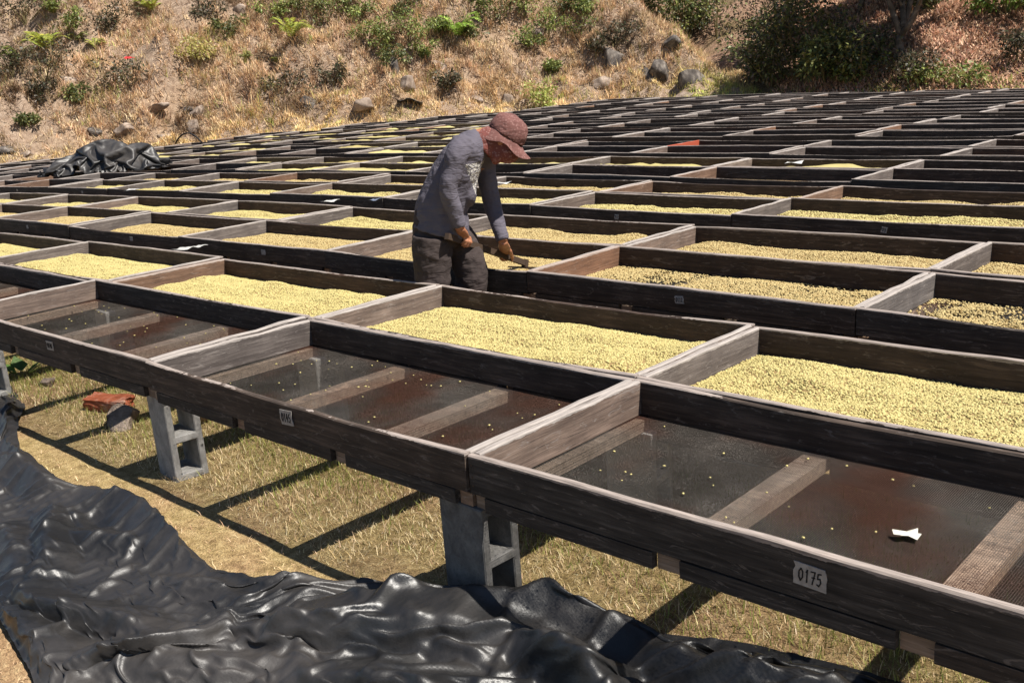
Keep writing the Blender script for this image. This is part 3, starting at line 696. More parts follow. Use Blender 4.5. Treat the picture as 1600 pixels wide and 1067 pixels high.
# ---- rocks
def rock_mesh(seed, mat, flat=.75, cuts=17):
    r = np.random.default_rng(seed); bm = bmesh.new(); bmesh.ops.create_icosphere(bm, subdivisions=3, radius=1); V = np.array([v.co[:] for v in bm.verts])
    for _ in range(cuts):
        n = r.normal(size=3); n /= np.linalg.norm(n); h = r.uniform(.42, .8); d = V@n-h; V = V-np.outer(np.clip(d, 0, None), n)
    V *= (1.15+.22*fbm(V[:, 0]*1.7+seed, V[:, 1]*1.7, V[:, 2]*1.7, 4, seed))[:, None]; V[:, 2] *= flat
    F = np.array([[v.index for v in f.verts] for f in bm.faces]); bm.free()
    return mesh('rock', V, F, mat)
ROCKS = [rock_mesh(s, M['rock']) for s in range(4)]+[rock_mesh(s, M['rock_dark']) for s in range(10, 13)]
def rock(P, size, i, label, rz=0., group=None, name='rock'):
    o = obj(name, ROCKS[i], None, tuple(P), (rnd.uniform(-.3, .3), rnd.uniform(-.3, .3), rz)); o.scale = size if hasattr(size, '__len__') else (size, size*.8, size*.75)
    return tag(o, label, 'rock', group)
P = at(193, 662, gz=GZ); rock((P[0], P[1], P[2]+.04), (.13, .11, .10), 0, 'rounded tan stone on the grass beside the leaning concrete block')
P = at(312, 660, gz=GZ); rock((P[0], P[1], P[2]+.045), (.13, .10, .11), 1, 'brown stone in the shade behind the leaning concrete block')
P = at(76, 603, gz=GZ); rock((P[0], P[1], P[2]+.02), (.06, .05, .05), 2, 'small pale angular stone in the green grass under the trays')
# orange brick fragment
bm = bmesh.new(); bmesh.ops.create_cube(bm, size=1); bmesh.ops.subdivide_edges(bm, edges=bm.edges, cuts=5, use_grid_fill=True)
Vv = np.array([v.co[:] for v in bm.verts]); Vv *= (1+.22*fbm(Vv[:, 0]*3, Vv[:, 1]*3, Vv[:, 2]*3, 3, 3))[:, None]; Vv *= (.27, .10, .075)
Ff = [[v.index for v in f.verts] for f in bm.faces]; bm.free()
stone_mat('brick', (.17, .045, .02), (.30, .085, .04), (.40, .28, .22), 9)
P = at(172, 640, gz=GZ); tag(obj('brick', mesh('brick', Vv, Ff, M['brick']), None, (P[0], P[1], P[2]+.035), (.1, 0, .35)), 'broken orange brick lying on the grass behind the tan stone', 'brick')
# ---- near grass (stuff)
def blades(name, xy, zf, hgt, wid, tilt, col, mat, lean=None, segs=1, seed=0):
    """xy (n,2), hgt/wid/tilt (n), col (n,3) -> joined mesh of bent blades, two triangles each"""
    r = np.random.default_rng(seed); n = len(xy); az = r.uniform(0, 2*np.pi, n) if lean is None else lean+r.normal(0, .9, n)
    dx, dy = np.cos(az), np.sin(az); z = zf(xy[:, 0], xy[:, 1]); b = np.stack([xy[:, 0], xy[:, 1], z-.004], -1)
    side = np.stack([-dy, dx, 0*dx], -1)*wid[:, None]*.5
    st, ct = np.sin(tilt), np.cos(tilt); d1 = np.stack([dx*st*.7, dy*st*.7, np.sqrt(np.clip(1-(st*.7)**2, .01, 1))], -1); d2 = np.stack([dx*st, dy*st, ct], -1)
    d1[:, 2] = np.maximum(d1[:, 2]*np.where(tilt > 1.3, .25, 1), .05)
    m = b+d1*hgt[:, None]*.5; tip = m+d2*hgt[:, None]*.5
    V = np.stack([b-side, b+side, m+side*.8, m-side*.8, tip], 1).reshape(-1, 3); o = np.arange(n)*5
    F = np.concatenate([np.stack([o, o+1, o+2], -1), np.stack([o, o+2, o+3], -1), np.stack([o+3, o+2, o+4], -1)])
    return mesh(name, V, F, mat, True, np.repeat(col, 5, axis=0))
def pick(r, n, pal, w):
    c = np.array(pal)[r.choice(len(pal), n, p=np.array(w)/sum(w))]; return c*r.uniform(.75, 1.25, (n, 1))*r.uniform(.93, 1.07, (n, 3))
TARP_POLY = UP+LO[::-1]
def near_grass():
    r = np.random.default_rng(5)
    xy = np.concatenate([np.stack([r.uniform(-3, 4.2, 125000), r.uniform(-1.3, 1.3, 125000)], -1), np.stack([r.uniform(-9, 4, 40000), r.uniform(-1.2, 2.2, 40000)], -1)])
    x, y, d = project(np.c_[xy, np.full(len(xy), GZ)].T.T); ok = (x > -40) & (x < 1640) & (y < 1110) & (d > .2); xy = xy[ok]
    sd = poly_sd(xy[:, 0], xy[:, 1], TARP_POLY); xy = xy[sd < .03]; sd = sd[sd < .03]
    n = len(xy); g = fbm(xy[:, 0]*1.6, xy[:, 1]*1.6, 0, 4, 91)+.25*sstep(-.1, .5, xy[:, 1])+.25*sstep(-1.0, -3, xy[:, 0]); path = sstep(.36, .08, -sd+.1*fbm(xy[:, 0]*4, xy[:, 1]*4, 0, 2, 5))
    path = path*sstep(.25, .0, xy[:, 1])
    keep = r.random(n) > path*.45; xy, g, path = xy[keep], g[keep], path[keep]; n = len(xy)
    straw = pick(r, n, [(.70, .55, .32), (.60, .45, .235), (.76, .63, .40), (.44, .31, .17)], [4, 3, 2, 1.2]); green = pick(r, n, [(.25, .255, .07), (.35, .335, .10), (.19, .215, .052)], [3, 3, 1.5])
    soil = pick(r, n, [(.54, .37, .22), (.68, .53, .32), (.38, .24, .14)], [3, 2, 1])
    isg = r.random(n) < np.clip(.12+1.0*g, .03, .65)*(1-path); col = np.where(isg[:, None], green, straw); col = np.where((r.random(n) < path)[:, None], soil, col)
    tall = r.random(n)**2.2
    h = np.where(isg, .022+.055*tall, .02+.04*tall)*(1-.25*path); w = r.uniform(.0016, .0034, n)*np.where(isg, 1.2, 1); t = np.where(isg, r.uniform(.15, 1.15, n), r.uniform(.8, 1.52, n)); t = np.where(path > .4, r.uniform(1.25, 1.54, n), t)
    o = obj('grass', blades('grass', xy, ground_fn, h, w, t, col, M['grass'], seed=6)); tag(o, 'short dry straw coloured grass with green blades under the front trays', 'grass', kind='stuff')
near_grass()
def leaf_verts(P, D, N, L, Wd):
    """diamond leaves, arrays (n,3): position, direction, normal"""
    S = np.cross(D, N); S /= np.linalg.norm(S, axis=1, keepdims=True)+1e-9; n = len(P)
    V = np.stack([P, P+D*(L*.45)[:, None]+S*(Wd*.5)[:, None], P+D*L[:, None]-N*(L*.12)[:, None], P+D*(L*.45)[:, None]-S*(Wd*.5)[:, None]], 1).reshape(-1, 3); o = np.arange(n)*4
    return V, np.concatenate([np.stack([o, o+1, o+2], -1), np.stack([o, o+2, o+3], -1)])
def unit(v): return v/(np.linalg.norm(v, axis=-1, keepdims=True)+1e-9)
# broad-leaved weed under the left tray
r = np.random.default_rng(3); P = at(36, 590, gz=GZ); n = 9; az = r.uniform(0, 6.28, n)
D = unit(np.stack([np.cos(az), np.sin(az), r.uniform(.5, 1.2, n)], -1)); N = unit(np.cross(np.cross(D, [0, 0, 1.]), D)); bp = np.tile(P, (n, 1))+D*.05
V, F = leaf_verts(bp, D, N, r.uniform(.08, .13, n), r.uniform(.06, .09, n))
wd = thing('weed', 'broad leaved green weed growing under the front row of trays', 'weed', tuple(P)); mb = MB()
for b in bp: mb.tube([(0, 0, -.01), tuple(b-P)], .003, 4)
plain('stem', (.16, .13, .06), .8); obj('stem', mb.me('stem', M['stem']), wd)
obj('leaf_cluster', mesh('leaf_cluster', V-P, F, M['leaf'], False, np.repeat(pick(r, n, [(.10, .18, .04)], [1]), 4, 0)), wd)
# ---- stray beans on the empty nets, scraps of paper
def stray(t, n, seed):
    r = np.random.default_rng(seed); bm = bmesh.new(); bmesh.ops.create_icosphere(bm, subdivisions=1, radius=1); B = np.array([v.co[:] for v in bm.verts])*(.0054, .0040, .0026); FB = np.array([[v.index for v in f.verts] for f in bm.faces]); bm.free()
    V = []; F = []
    for i in range(n):
        a = r.uniform(0, 6.28); Rm = np.array([[math.cos(a), -math.sin(a), 0], [math.sin(a), math.cos(a), 0], [0, 0, 1]]); c = np.array([r.uniform(.06, t['L']-.06), r.uniform(.04, t['W']-.04), -HB-.002])
        F.append(FB+len(V)*len(B)); V.append(B@Rm.T*r.uniform(.7, 1.25)+c)
    o = obj('stray_beans', mesh('stray_beans', np.concatenate(V), np.concatenate(F), M['bean_pale'], True)); o.matrix_world = t['m']
    tag(o, {1: 'few stray pale beans around the white scrap on the empty net', 0: 'stray pale beans on the empty net above the leaning concrete block', -1: 'stray pale beans on the empty net above the orange brick'}[t['k']], 'coffee beans', kind='stuff')
for t in TRAYS:
    if (t['p'], t['row']) == (0, 0) and -2 < t['k'] < 2: stray(t, {1: 46, 0: 70, -1: 60}[t['k']], 50+t['k'])
def paper(P, w, h, rot, label, bend=.02, seed=0, mat='paper', name='paper_sheet', grp=None):
    r = random.Random(seed); n = 5; V = []
    for i in range(n+1):
        for j in range(n+1):
            x, y = (i/n-.5)*w, (j/n-.5)*h; V.append((x, y, bend*math.sin(i*.9+seed)*math.cos(j*.7+seed)+r.uniform(-.002, .002)))
    m = (n+1)**2; V += [(a, b, c-.0012) for a, b, c in V]; F = [(i*(n+1)+j, (i+1)*(n+1)+j, (i+1)*(n+1)+j+1, i*(n+1)+j+1) for i in range(n) for j in range(n)]; F += [tuple(m+q for q in f[::-1]) for f in F]
    bd = [i*(n+1) for i in range(n+1)]+[n*(n+1)+j for j in range(1, n+1)]+[i*(n+1)+n for i in range(n-1, -1, -1)]+[j for j in range(n-1, 0, -1)]
    F += [(bd[i], bd[(i+1) % len(bd)], bd[(i+1) % len(bd)]+m, bd[i]+m)[::-1] for i in range(len(bd))]
    return tag(obj(name, mesh(name, V, F, M[mat]), None, tuple(P), rot), label, 'paper', grp)
t = find(0, 0, 1); P = t['m'] @ Vector(((at(1420, 832, z=-.12)[0]-t['u0']*K), at(1420, 832, z=-.12)[1], -HB+.012)); plain('leaf_white', (.55, .53, .44), .6)
r_ = random.Random(4); mbp = MB(); ng = 11; rim = [((.024+r_.uniform(-.012, .012))*math.cos(6.283*i/ng)*1.3, (.024+r_.uniform(-.012, .012))*math.sin(6.283*i/ng), r_.uniform(0, .014)) for i in range(ng)]
mbp.add([(0, 0, .012)]+rim+[(0, 0, .0105)]+[(x_, y_, z_-.0015) for x_, y_, z_ in rim], [(0, 1+i, 1+(i+1) % ng) for i in range(ng)]+[(ng+1, ng+2+(i+1) % ng, ng+2+i) for i in range(ng)]+[(1+i, ng+2+i, ng+2+(i+1) % ng, 1+(i+1) % ng) for i in range(ng)])
tag(obj('paper_scrap', mbp.me('paper_scrap', M['leaf_white']), None, tuple(P-Vector((0, 0, .012))), (0, 0, .4)), 'torn white scrap of paper lying on the net behind tag 0175', 'paper')
plain('grey_paper', (.36, .35, .33), .7); plain('blue_paper', (.12, .14, .19), .5)
for px, py, w, h, rz, lab, mat in [(287, 391, .19, .12, .35, 'printed white paper sheet folded over the rear board of the second row', 'grey_paper'), (312, 387, .15, .10, .1, 'second pale paper sheet partly under the folded one, on the rear board', 'grey_paper'),
                                   (516, 316, .20, .16, .4, 'white sheet resting on the joint of fourth row trays behind the worker', 'paper'), (585, 314, .17, .13, .1, 'dark bluish plastic sleeve beside the white sheet on the fourth row', 'blue_paper'),
                                   (206, 298, .22, .16, .5, 'white sheet on a tray joint in front of the tarp heap', 'paper'), (785, 288, .20, .16, .2, 'bright white sheet on the tray rim just beyond the worker', 'paper'), (1241, 256, .22, .2, .3, 'white card hanging on a side board in the eighth row', 'paper')]:
    P = at(px, py); paper((P[0], P[1], P[2]+.014), w*.75, h*.75, (.02, -.02, rz), lab, .008, int(px), mat)
# ================================================================== the dry bank: grass, rocks, plants
def hit(px, py, fn, t0=8., t1=90.):
    d = ray(px, py); t = np.linspace(t0, t1, 1600); P = CAM+d[None]*t[:, None]; h = fn(P[:, 0], P[:, 1]); i = int(np.argmax(P[:, 2] < h))
    if i == 0: return P[600]
    a, b = t[i-1], t[i]
    tt = np.linspace(a, b, 30); P = CAM+d[None]*tt[:, None]; j = int(np.argmax(P[:, 2] < fn(P[:, 0], P[:, 1]))); return P[j]
def bank_only(x, y): return np.where(poly_sd(x, y, BANK) > -1.2, bank_h(x, y), -9.)
def back_only(x, y): return np.where(poly_sd(x, y, BACK) > -1.2, back_h(x, y), -9.)
def land(x, y): return np.maximum(np.maximum(bank_only(x, y), back_only(x, y)), zground(x, y))
def in_view(xy, z, m=40):
    x, y, d = project(np.c_[xy, z]); return (d > 1) & (x > -m) & (x < 1600+m) & (y > -m*2) & (y < 1067)
def dry_grass():
    r = np.random.default_rng(12); n = 120000
    xy = np.stack([r.uniform(-40, -9, n), r.uniform(3, 36, n)], -1); d = poly_sd(xy[:, 0], xy[:, 1], BANK); ok = (d > -2.2) & (d < 12); xy, d = xy[ok], d[ok]
    z = bank_h(xy[:, 0], xy[:, 1]); ok = in_view(xy, z); xy, d = xy[ok], d[ok]; n = len(xy)
    bare = fbm(xy[:, 0]*.5, xy[:, 1]*.5, 0, 4, 61); ok = (r.random(n) < np.clip(.75-1.6*np.clip(bare-.08, 0, 1), .12, 1)); xy, d = xy[ok], d[ok]; n = len(xy)
    if n > 26000: s = r.choice(n, 26000, replace=False); xy, d = xy[s], d[s]; n = 26000
    print('tufts', n); B = 11
    low = sstep(3.2, .6, d+1.0*fbm(xy[:, 0]*.5, xy[:, 1]*.5, 0, 3, 71)); tone = fbm(xy[:, 0]*.35, xy[:, 1]*.35, 3, 3, 77); tone2 = fbm(xy[:, 0]*1.1, xy[:, 1]*1.1, 3, 3, 78)
    up = pick(r, n, [(.60, .45, .325), (.52, .38, .275), (.68, .53, .39), (.36, .25, .18), (.56, .46, .37)], [3, 3, 2, 1.6, 1.4]); dn = pick(r, n, [(.72, .56, .32), (.66, .50, .27), (.76, .62, .40)], [3, 2, 2])
    c = up*(1-low[:, None])+dn*low[:, None]; c = np.where((tone > .22)[:, None], c*(.86, .90, .92), c); c = np.where((tone2 > .3)[:, None], c*(.42, .39, .38), c)
    c = c*(1.04, .96, .80); spur = at(1125, 140)[:2]; sg = sstep(3.2, .8, np.hypot(xy[:, 0]-spur[0], xy[:, 1]-spur[1])); c = c*(1-sg[:, None])+pick(r, n, [(.50, .48, .16), (.60, .50, .20), (.40, .42, .12)], [1, 1, 1])*sg[:, None]
    gr = (r.random(n) < np.clip(.02+.25*(tone2 < -.28), 0, 1)); c = np.where(gr[:, None], c*(.62, .88, .45), c)
    hs = np.where(low > .5, .13, .24)*r.uniform(.6, 1.5, n)*(1+.7*np.clip(-tone, 0, 1))
    xyb = np.repeat(xy, B, 0)+r.normal(0, .075, (n*B, 2)); h = np.repeat(hs, B)*r.uniform(.5, 1.3, n*B); w = r.uniform(.012, .026, n*B); t = np.where(r.random(n*B) < .72, r.uniform(1.0, 1.5, n*B), r.uniform(.2, 1.0, n*B))
    col = np.clip(np.repeat(c, B, 0)*r.uniform(.65, 1.25, (n*B, 1)), 0, .85)
    o = obj('dry_grass', blades('dry_grass', xyb, bank_h, h, w, t, col, M['grass'], seed=13)); tag(o, 'dry tan grass covering the steep bank behind the trays', 'grass', kind='stuff')
    # litter and low growth on the far slope
    n = 60000; xy = np.stack([r.uniform(-22, 14, n), r.uniform(24, 52, n)], -1); d = poly_sd(xy[:, 0], xy[:, 1], BACK); z = back_h(xy[:, 0], xy[:, 1]); ok = (d > -1) & in_view(xy, z) & (poly_sd(xy[:, 0], xy[:, 1], BANK) < 0)
    xy, d = xy[ok], d[ok]; s = r.choice(len(xy), min(len(xy), 9000), replace=False); xy, d = xy[s], d[s]; n = len(xy); B = 7
    c = pick(r, n, [(.58, .36, .24), (.46, .275, .185), (.66, .45, .31), (.32, .19, .13)], [3, 3, 2, 2]); gf = np.clip(1.1-d/2.2, 0, 1)*(.4+fbm(xy[:, 0]*.6, xy[:, 1]*.6, 0, 3, 5)); c = np.where((r.random(n) < gf)[:, None], pick(r, n, [(.20, .22, .06), (.30, .27, .09)], [1, 1]), c)
    xyb = np.repeat(xy, B, 0)+r.normal(0, .16, (n*B, 2)); o = obj('leaf_litter', blades('leaf_litter', xyb, back_h, r.uniform(.08, .25, n*B), r.uniform(.03, .06, n*B), r.uniform(.6, 1.5, n*B), np.repeat(c, B, 0)*r.uniform(.7, 1.3, (n*B, 1)), M['grass'], seed=15))
    tag(o, 'reddish dry grass and leaf litter on the slope beyond the trays', 'grass', kind='stuff')
dry_grass()
# ---- rocks on the bank (px, py, width px, height ratio, mesh, label)
RK = [(199, 197, 34, .95, 0, 'round grey boulder at the bank foot right behind the tarp heap'), (148, 206, 22, .9, 4, 'small dark boulder just left of the round grey boulder'), (256, 213, 26, .6, 1, 'low grey stone between the grey boulder and the curved hose'),
      (306, 174, 36, .8, 2, 'pale stone perched above the stone streak on the bank'), (292, 170, 20, .8, 5, 'dark stone touching the pale perched stone'), (298, 196, 22, 1.6, 3, 'tall narrow stone streak below the pale perched stone'), (240, 170, 44, .45, 0, 'flat pale stone sunk in dry grass above the boulders'),
      (14, 234, 40, .8, 5, 'dark broken rock pile at the bank foot left of the tarp heap'), (42, 240, 26, .7, 1, 'pale stone at the edge of the dark rock pile'), (110, 125, 62, .6, 0, 'broad pale rock face half buried in the upper bank'), (375, 16, 34, 1.0, 2, 'whitish rock high on the bank near the top'),
      (616, 108, 26, 2.2, 4, 'tall dark split rock below the leafy green shrub'), (632, 128, 40, .9, 1, 'grey rock at the foot of the tall dark split rock'), (688, 102, 26, 1.0, 3, 'pale square rock on the bank right of the split rock'), (742, 152, 24, .8, 0, 'small pale rock at the bank foot beyond the worker'), (790, 156, 34, 1.1, 1, 'upright brownish rock at the bank foot beyond the worker'),
      (566, 163, 50, .6, 3, 'low angular rock beside the black plastic scrap'), (478, 158, 34, 1.2, 5, 'dark rock hump overhung by dry grass'), (954, 92, 34, 1.5, 4, 'tall dark rock with a pale cap near the bank end'), (940, 126, 30, 1.0, 3, 'pale slab leaning below the tall dark rock'), (1012, 118, 34, 2.0, 5, 'slanting dark rock slab at the bank end'),
      (1026, 108, 44, 1.0, 6, 'large dark mossy boulder at the bank end'), (1080, 124, 40, 1.3, 4, 'big rounded dark boulder at the tip of the bank'), (1074, 147, 50, .5, 0, 'flat grey rock below the rounded dark boulder'), (976, 154, 14, .8, 1, 'small round stone on the straw at the bank end'), (845, 52, 26, 1.3, 1, 'grey rock between two shrubs high on the bank'), (1045, 66, 36, .7, 6, 'dark craggy outcrop under the broadleaf bush')]
for px, py, wpx, asp, mi, lab in RK:
    P = hit(px, py, land); dist = project(P)[2]; w = wpx/FPX*dist/1.6; rock((P[0], P[1], P[2]-w*asp*.25), (w, w*.8, w*asp), mi, lab, rnd.uniform(0, 6))
# ---- plants
def shrub(P, rad, hgt, pal, label, n=420, leaf=(.07, .13), seed=0, name='shrub', group=None, cat='shrub', clumps=9, stemcol='stem'):
    r = np.random.default_rng(seed); e = thing(name, label, cat, (P[0], P[1], P[2]-.05), group=group)
    cc = np.stack([r.normal(0, .45, clumps)*rad, r.normal(0, .45, clumps)*rad, hgt*r.uniform(.25, 1., clumps)], -1); cr = rad*r.uniform(.25, .5, clumps)
    k = r.integers(0, clumps, n); dv = unit(r.normal(size=(n, 3))); pos = cc[k]+dv*(cr[k]*r.random(n)**.4)[:, None]*(1, 1, .8); pos[:, 2] = np.maximum(pos[:, 2], .02)
    D = unit(dv+r.normal(0, .6, (n, 3))+[0, 0, -.2]); N = unit(r.normal(0, .6, (n, 3))+[0, 0, 1.]); V, F = leaf_verts(pos, D, N, r.uniform(*leaf, n), r.uniform(leaf[0]*.45, leaf[1]*.5, n))
    col = pick(r, n, pal, [1]*len(pal))*(np.array([.8, 1, 1.2])[r.integers(0, 3, clumps)][k])[:, None]
    obj('crown', mesh('crown', V, F, M['leaf'], False, np.repeat(col, 4, 0)), e); mb = MB()
    for c in cc[:6]: mb.tube([(0, 0, -.15), tuple(c*.5+[r.normal(0, .04), 0, 0]), tuple(c)], [.022*rad+.006, .015*rad+.004, .004], 5)
    obj('stem', mb.me('stem', M[stemcol]), e); return e
def fern(P, rad, pal, label, nf=11, seed=0, group=None, name='fern'):
    r = np.random.default_rng(seed); e = thing(name, label, 'fern', (P[0], P[1], P[2]-.03), group=group); LP = []; LD = []; LN_ = []; LL = []; mb = MB()
    for f in range(nf):
        az = r.uniform(0, 6.28); L = rad*r.uniform(.75, 1.2); up = r.uniform(.9, 1.9); pts = []
        for i in range(9):
            s = i/8; pts.append(np.array([math.cos(az)*L*s, math.sin(az)*L*s, L*up*(s-.75*s*s)*1.4+.02]))
        mb.tube([tuple(p) for p in pts], [.008]*8+[.003], 4)
        for i in range(1, 9):
            t = unit(pts[i]-pts[i-1]); sd_ = unit(np.cross(t, [0, 0, 1.]))
            for q in (-1, 1):
                for h_ in (0, .5):
                    LP.append(pts[i]-(pts[i]-pts[i-1])*h_); LD.append(unit(sd_*q+t*.6)); LN_.append(unit(np.cross(sd_, t)+r.normal(0, .15, 3))); LL.append(L*.30*math.sin(math.pi*(i/9*.8+.15)))
    V, F = leaf_verts(np.array(LP), np.array(LD), np.array(LN_), np.array(LL), np.array(LL)*.30); col = pick(r, len(LP), pal, [1]*len(pal))
    obj('frond_cluster', mesh('frond_cluster', V, F, M['leaf'], False, np.repeat(col, 4, 0)), e); obj('stem', mb.me('stem', M['stem']), e); return e
YG = [(.30, .33, .05), (.38, .38, .07), (.22, .27, .045)]; DG = [(.07, .09, .028), (.11, .125, .038), (.17, .17, .055), (.05, .062, .022)]; MG = [(.16, .19, .05), (.22, .24, .065), (.11, .145, .035)]
BR = [(.085, .064, .04), (.055, .048, .028), (.125, .095, .06), (.045, .055, .024)]
for i, (px, py, w, pal, lab) in enumerate([(72, 66, 44, YG, 'large bright yellow green fern clump high on the left of the bank'), (238, 8, 34, YG, 'yellow green fern at the top edge of the bank'), (150, 70, 20, YG, 'small pale fern beside the dark hollow in the bank'), (28, 90, 36, MG, 'dull green fern at the far end of the bank'), (456, 48, 40, YG, 'light green fern below a dark leafy shrub'),
                                           (386, 88, 16, MG, 'tiny green fern alone in the dry grass'), (84, 14, 30, MG, 'fern peeking out near the top of the bank above the large fern'), (120, 60, 26, MG, 'small fern right of the large yellow green fern'), (716, 45, 44, [(.20, .34, .05), (.28, .42, .07)], 'bright green broad fern plant above the split rocks'), (434, 95, 12, YG, 'very small lime green sprout on the bank')]):
    P = hit(px, py+w*.3, land); fern(P, w/FPX*project(P)[2]*.82, pal, lab, 15, 100+i)
SH = [(500, 22, 50, DG, 'dark leafy shrub above the light green fern'), (470, 8, 40, MG, 'green shrub at the crest left of the dark leafy shrub'), (110, 45, 40, MG, 'olive shrub behind the large yellow green fern'), (355, 48, 26, DG, 'small dark shrub on the bare upper bank'), (575, 62, 40, MG, 'mid green shrub over the split rock'), (600, 70, 34, MG, 'olive shrub touching the mid green shrub'), (612, 98, 34, DG, 'dense dark green shrub growing on the tall split rock'), (640, 50, 46, MG, 'spreading shrub left of the bright broad plant'),
      (560, 30, 30, MG, 'thin shrub uphill of the split rock'), (690, 55, 34, MG, 'low shrub at the foot of the bright broad plant'), (640, 15, 34, DG, 'dark shrub at the bank crest above the split rock'), (780, 22, 50, DG, 'broad dark shrub at the crest beyond the worker'), (856, 42, 44, MG, 'leafy green shrub beside the grey rock high on the bank'), (830, 66, 30, MG, 'small olive shrub below the leafy green one'), (906, 40, 54, MG, 'tall yellow green shrub near the bank end'), (915, 10, 40, MG, 'shrub at the crest above the tall yellow green one'), (880, 8, 34, DG, 'dark shrub at the crest between two green shrubs'),
      (865, 108, 18, MG, 'tiny green plant low on the bank near the rocks'), (20, 100, 44, BR, 'brown dry bush in the hollow at the far end of the bank'), (120, 150, 26, DG, 'small dark plant by the broad pale rock face'), (40, 190, 20, DG, 'small green plant low on the bank near the rock pile'), (310, 88, 40, [(.36, .30, .09), (.30, .27, .08)], 'yellowish grass clump standing alone on the bank'), (735, 55, 30, DG, 'dark shrub right of the bright broad plant'),
      (850, 160, 40, [(.33, .33, .09), (.25, .29, .07)], 'low fresh green growth at the bank foot behind the trays'), (960, 60, 40, BR, 'brown dry bush over the tall dark rock'), (200, 120, 40, BR, 'dark dry bush under the red rag'), (70, 105, 60, BR, 'dark dead bush in the hollow below the large fern'), (520, 120, 30, BR, 'small dead bush in the dry grass'), (40, 20, 50, BR, 'dark dry bush in the top corner of the bank'), (165, 40, 40, BR, 'dead brown bush between the ferns on the upper bank'), (330, 20, 34, BR, 'dead brown bush beside the whitish rock'), (540, 8, 40, MG, 'green shrub at the crest uphill of the dead bushes'), (660, 85, 26, MG, 'small olive shrub left of the pale square rock'), (735, 12, 44, MG, 'green shrub at the crest above the bright broad plant'), (820, 14, 40, MG, 'green shrub at the crest beside the broad dark one'), (430, 20, 30, MG, 'thin green shrub left of the light green fern'), (700, 130, 24, BR, 'small dead bush on the straw near the bank foot'), (930, 80, 30, BR, 'brown bush beside the tall dark rock'), (60, 150, 34, BR, 'brown dead bush left of the broad pale rock face'), (440, 140, 40, BR, 'low tangled dead bush above the dark rock hump')]
for i, (px, py, w, pal, lab) in enumerate(SH):
    P = hit(px, py+w*.3, land); m = 1/FPX*project(P)[2]; shrub(P, w*m*.80, w*m*1.0, pal, lab, 620, (.08, .15), 200+i, 'shrub', clumps=11)
# far valley: bushes and trees
TR = [(1078, 62, 130, 110, DG, 'glossy dark green broadleaf bush at the tip of the bank', 1500, (.14, .26)), (1025, 30, 60, 60, DG, 'smaller dark green bush beside the glossy broadleaf bush', 500, (.13, .22)), (1245, 124, 130, 110, BR+DG, 'large dark tangled thicket at the far edge of the trays', 1700, (.10, .2)), (1205, 134, 90, 90, DG+BR, 'dark green thicket by the tip of the bank', 900, (.1, .2)),
      (1290, 128, 110, 70, DG, 'dark green thicket before the bare branched tree', 1000, (.1, .2)), (1225, 62, 130, 90, BR, 'brown twiggy bush rising behind the dark thicket', 1300, (.08, .16)), (1180, 104, 76, 70, BR+MG, 'olive brown bush between bank tip and thicket', 700, (.1, .18)), (1575, 22, 110, 70, [(.13, .20, .035), (.18, .26, .05), (.09, .14, .03)], 'rounded bright green bush on the upper far slope', 1100, (.12, .22)), (1455, 10, 90, 50, DG, 'dark bush beside the bright green bush on the far slope', 600, (.12, .2)),
      (1590, 100, 40, 50, BR, 'small dark bush low on the far slope', 300, (.1, .16)), (1345, 118, 110, 60, BR+DG, 'dark scrub added to fill the shade left of the bare branched tree', 800, (.1, .2)), (1420, 124, 90, 34, BR, 'low dark scrub added to fill the shade at the foot of the bare branched tree', 500, (.1, .18)), (1330, 126, 60, 34, MG, 'low green growth at the far edge of the trays', 350, (.1, .18)), (1510, 128, 70, 26, MG, 'sparse weeds along the far edge of the trays', 220, (.1, .18)), (1440, 132, 50, 24, MG, 'low weeds left of the sparse ones at the field edge', 160, (.1, .18)), (1120, 60, 70, 80, BR+MG, 'pale brown bush under the glossy broadleaf bush', 500, (.1, .16))]  # the two dark scrubs by the bare tree are added, standing for its shade
for i, (px, py, wp, hp, pal, lab, n, lf) in enumerate(TR):
    P = hit(px, py, land); m = 1/FPX*project(P)[2]; shrub(P, wp*m*.62, hp*m*1.1, pal, lab, int(n*2.0), lf, 300+i, 'bush', cat='bush', clumps=20)
def tree(P, H, label, seed, spread=.9, leaves=2600, pal=DG, lf=(.10, .2), LV=(1.6, 1.3, 1.0, .7), RAD=.11):
    r = np.random.default_rng(seed); e = thing('tree', label, 'tree', (P[0], P[1], P[2]-.1)); mb = MB(); tips = []
    def grow(p, d, rad, lev):
        L = LV[lev]*r.uniform(.8, 1.2); pts = [p]; n = 5
        for i in range(n):
            d = unit(d+r.normal(0, .15, 3)+[0, 0, .06]); pts.append(pts[-1]+d*L/n)
        mb.tube([tuple(q) for q in pts], list(np.linspace(rad, rad*.6, n+1)), 7 if lev < 2 else 5)
        if lev >= 3: tips.extend(pts[1:]); return
        for k in range(4 if lev < 2 else 3):
            a = r.uniform(0, 6.28); s = pts[-1] if lev == 0 else pts[r.integers(2, n+1)]; nd = unit(d*.8+np.array([math.cos(a)*spread, math.sin(a)*spread, r.uniform(.0, .5)])); grow(s, nd, rad*.55, lev+1)
    grow(np.zeros(3), np.array([.08, .02, 1.]), RAD, 0)
    obj('trunk', mb.me('trunk', M['bark'], True), e); tips = np.array(tips); k = r.integers(0, len(tips), leaves); pos = tips[k]+r.normal(0, .22, (leaves, 3)); D = unit(r.normal(size=(leaves, 3))+[0, 0, -.3]); N = unit(r.normal(0, .7, (leaves, 3))+[0, 0, 1.])
    V, F = leaf_verts(pos, D, N, r.uniform(*lf, leaves), r.uniform(lf[0]*.5, lf[1]*.5, leaves)); obj('crown', mesh('crown', V, F, M['leaf'], False, np.repeat(pick(r, leaves, pal, [1]*len(pal)), 4, 0)), e); return e
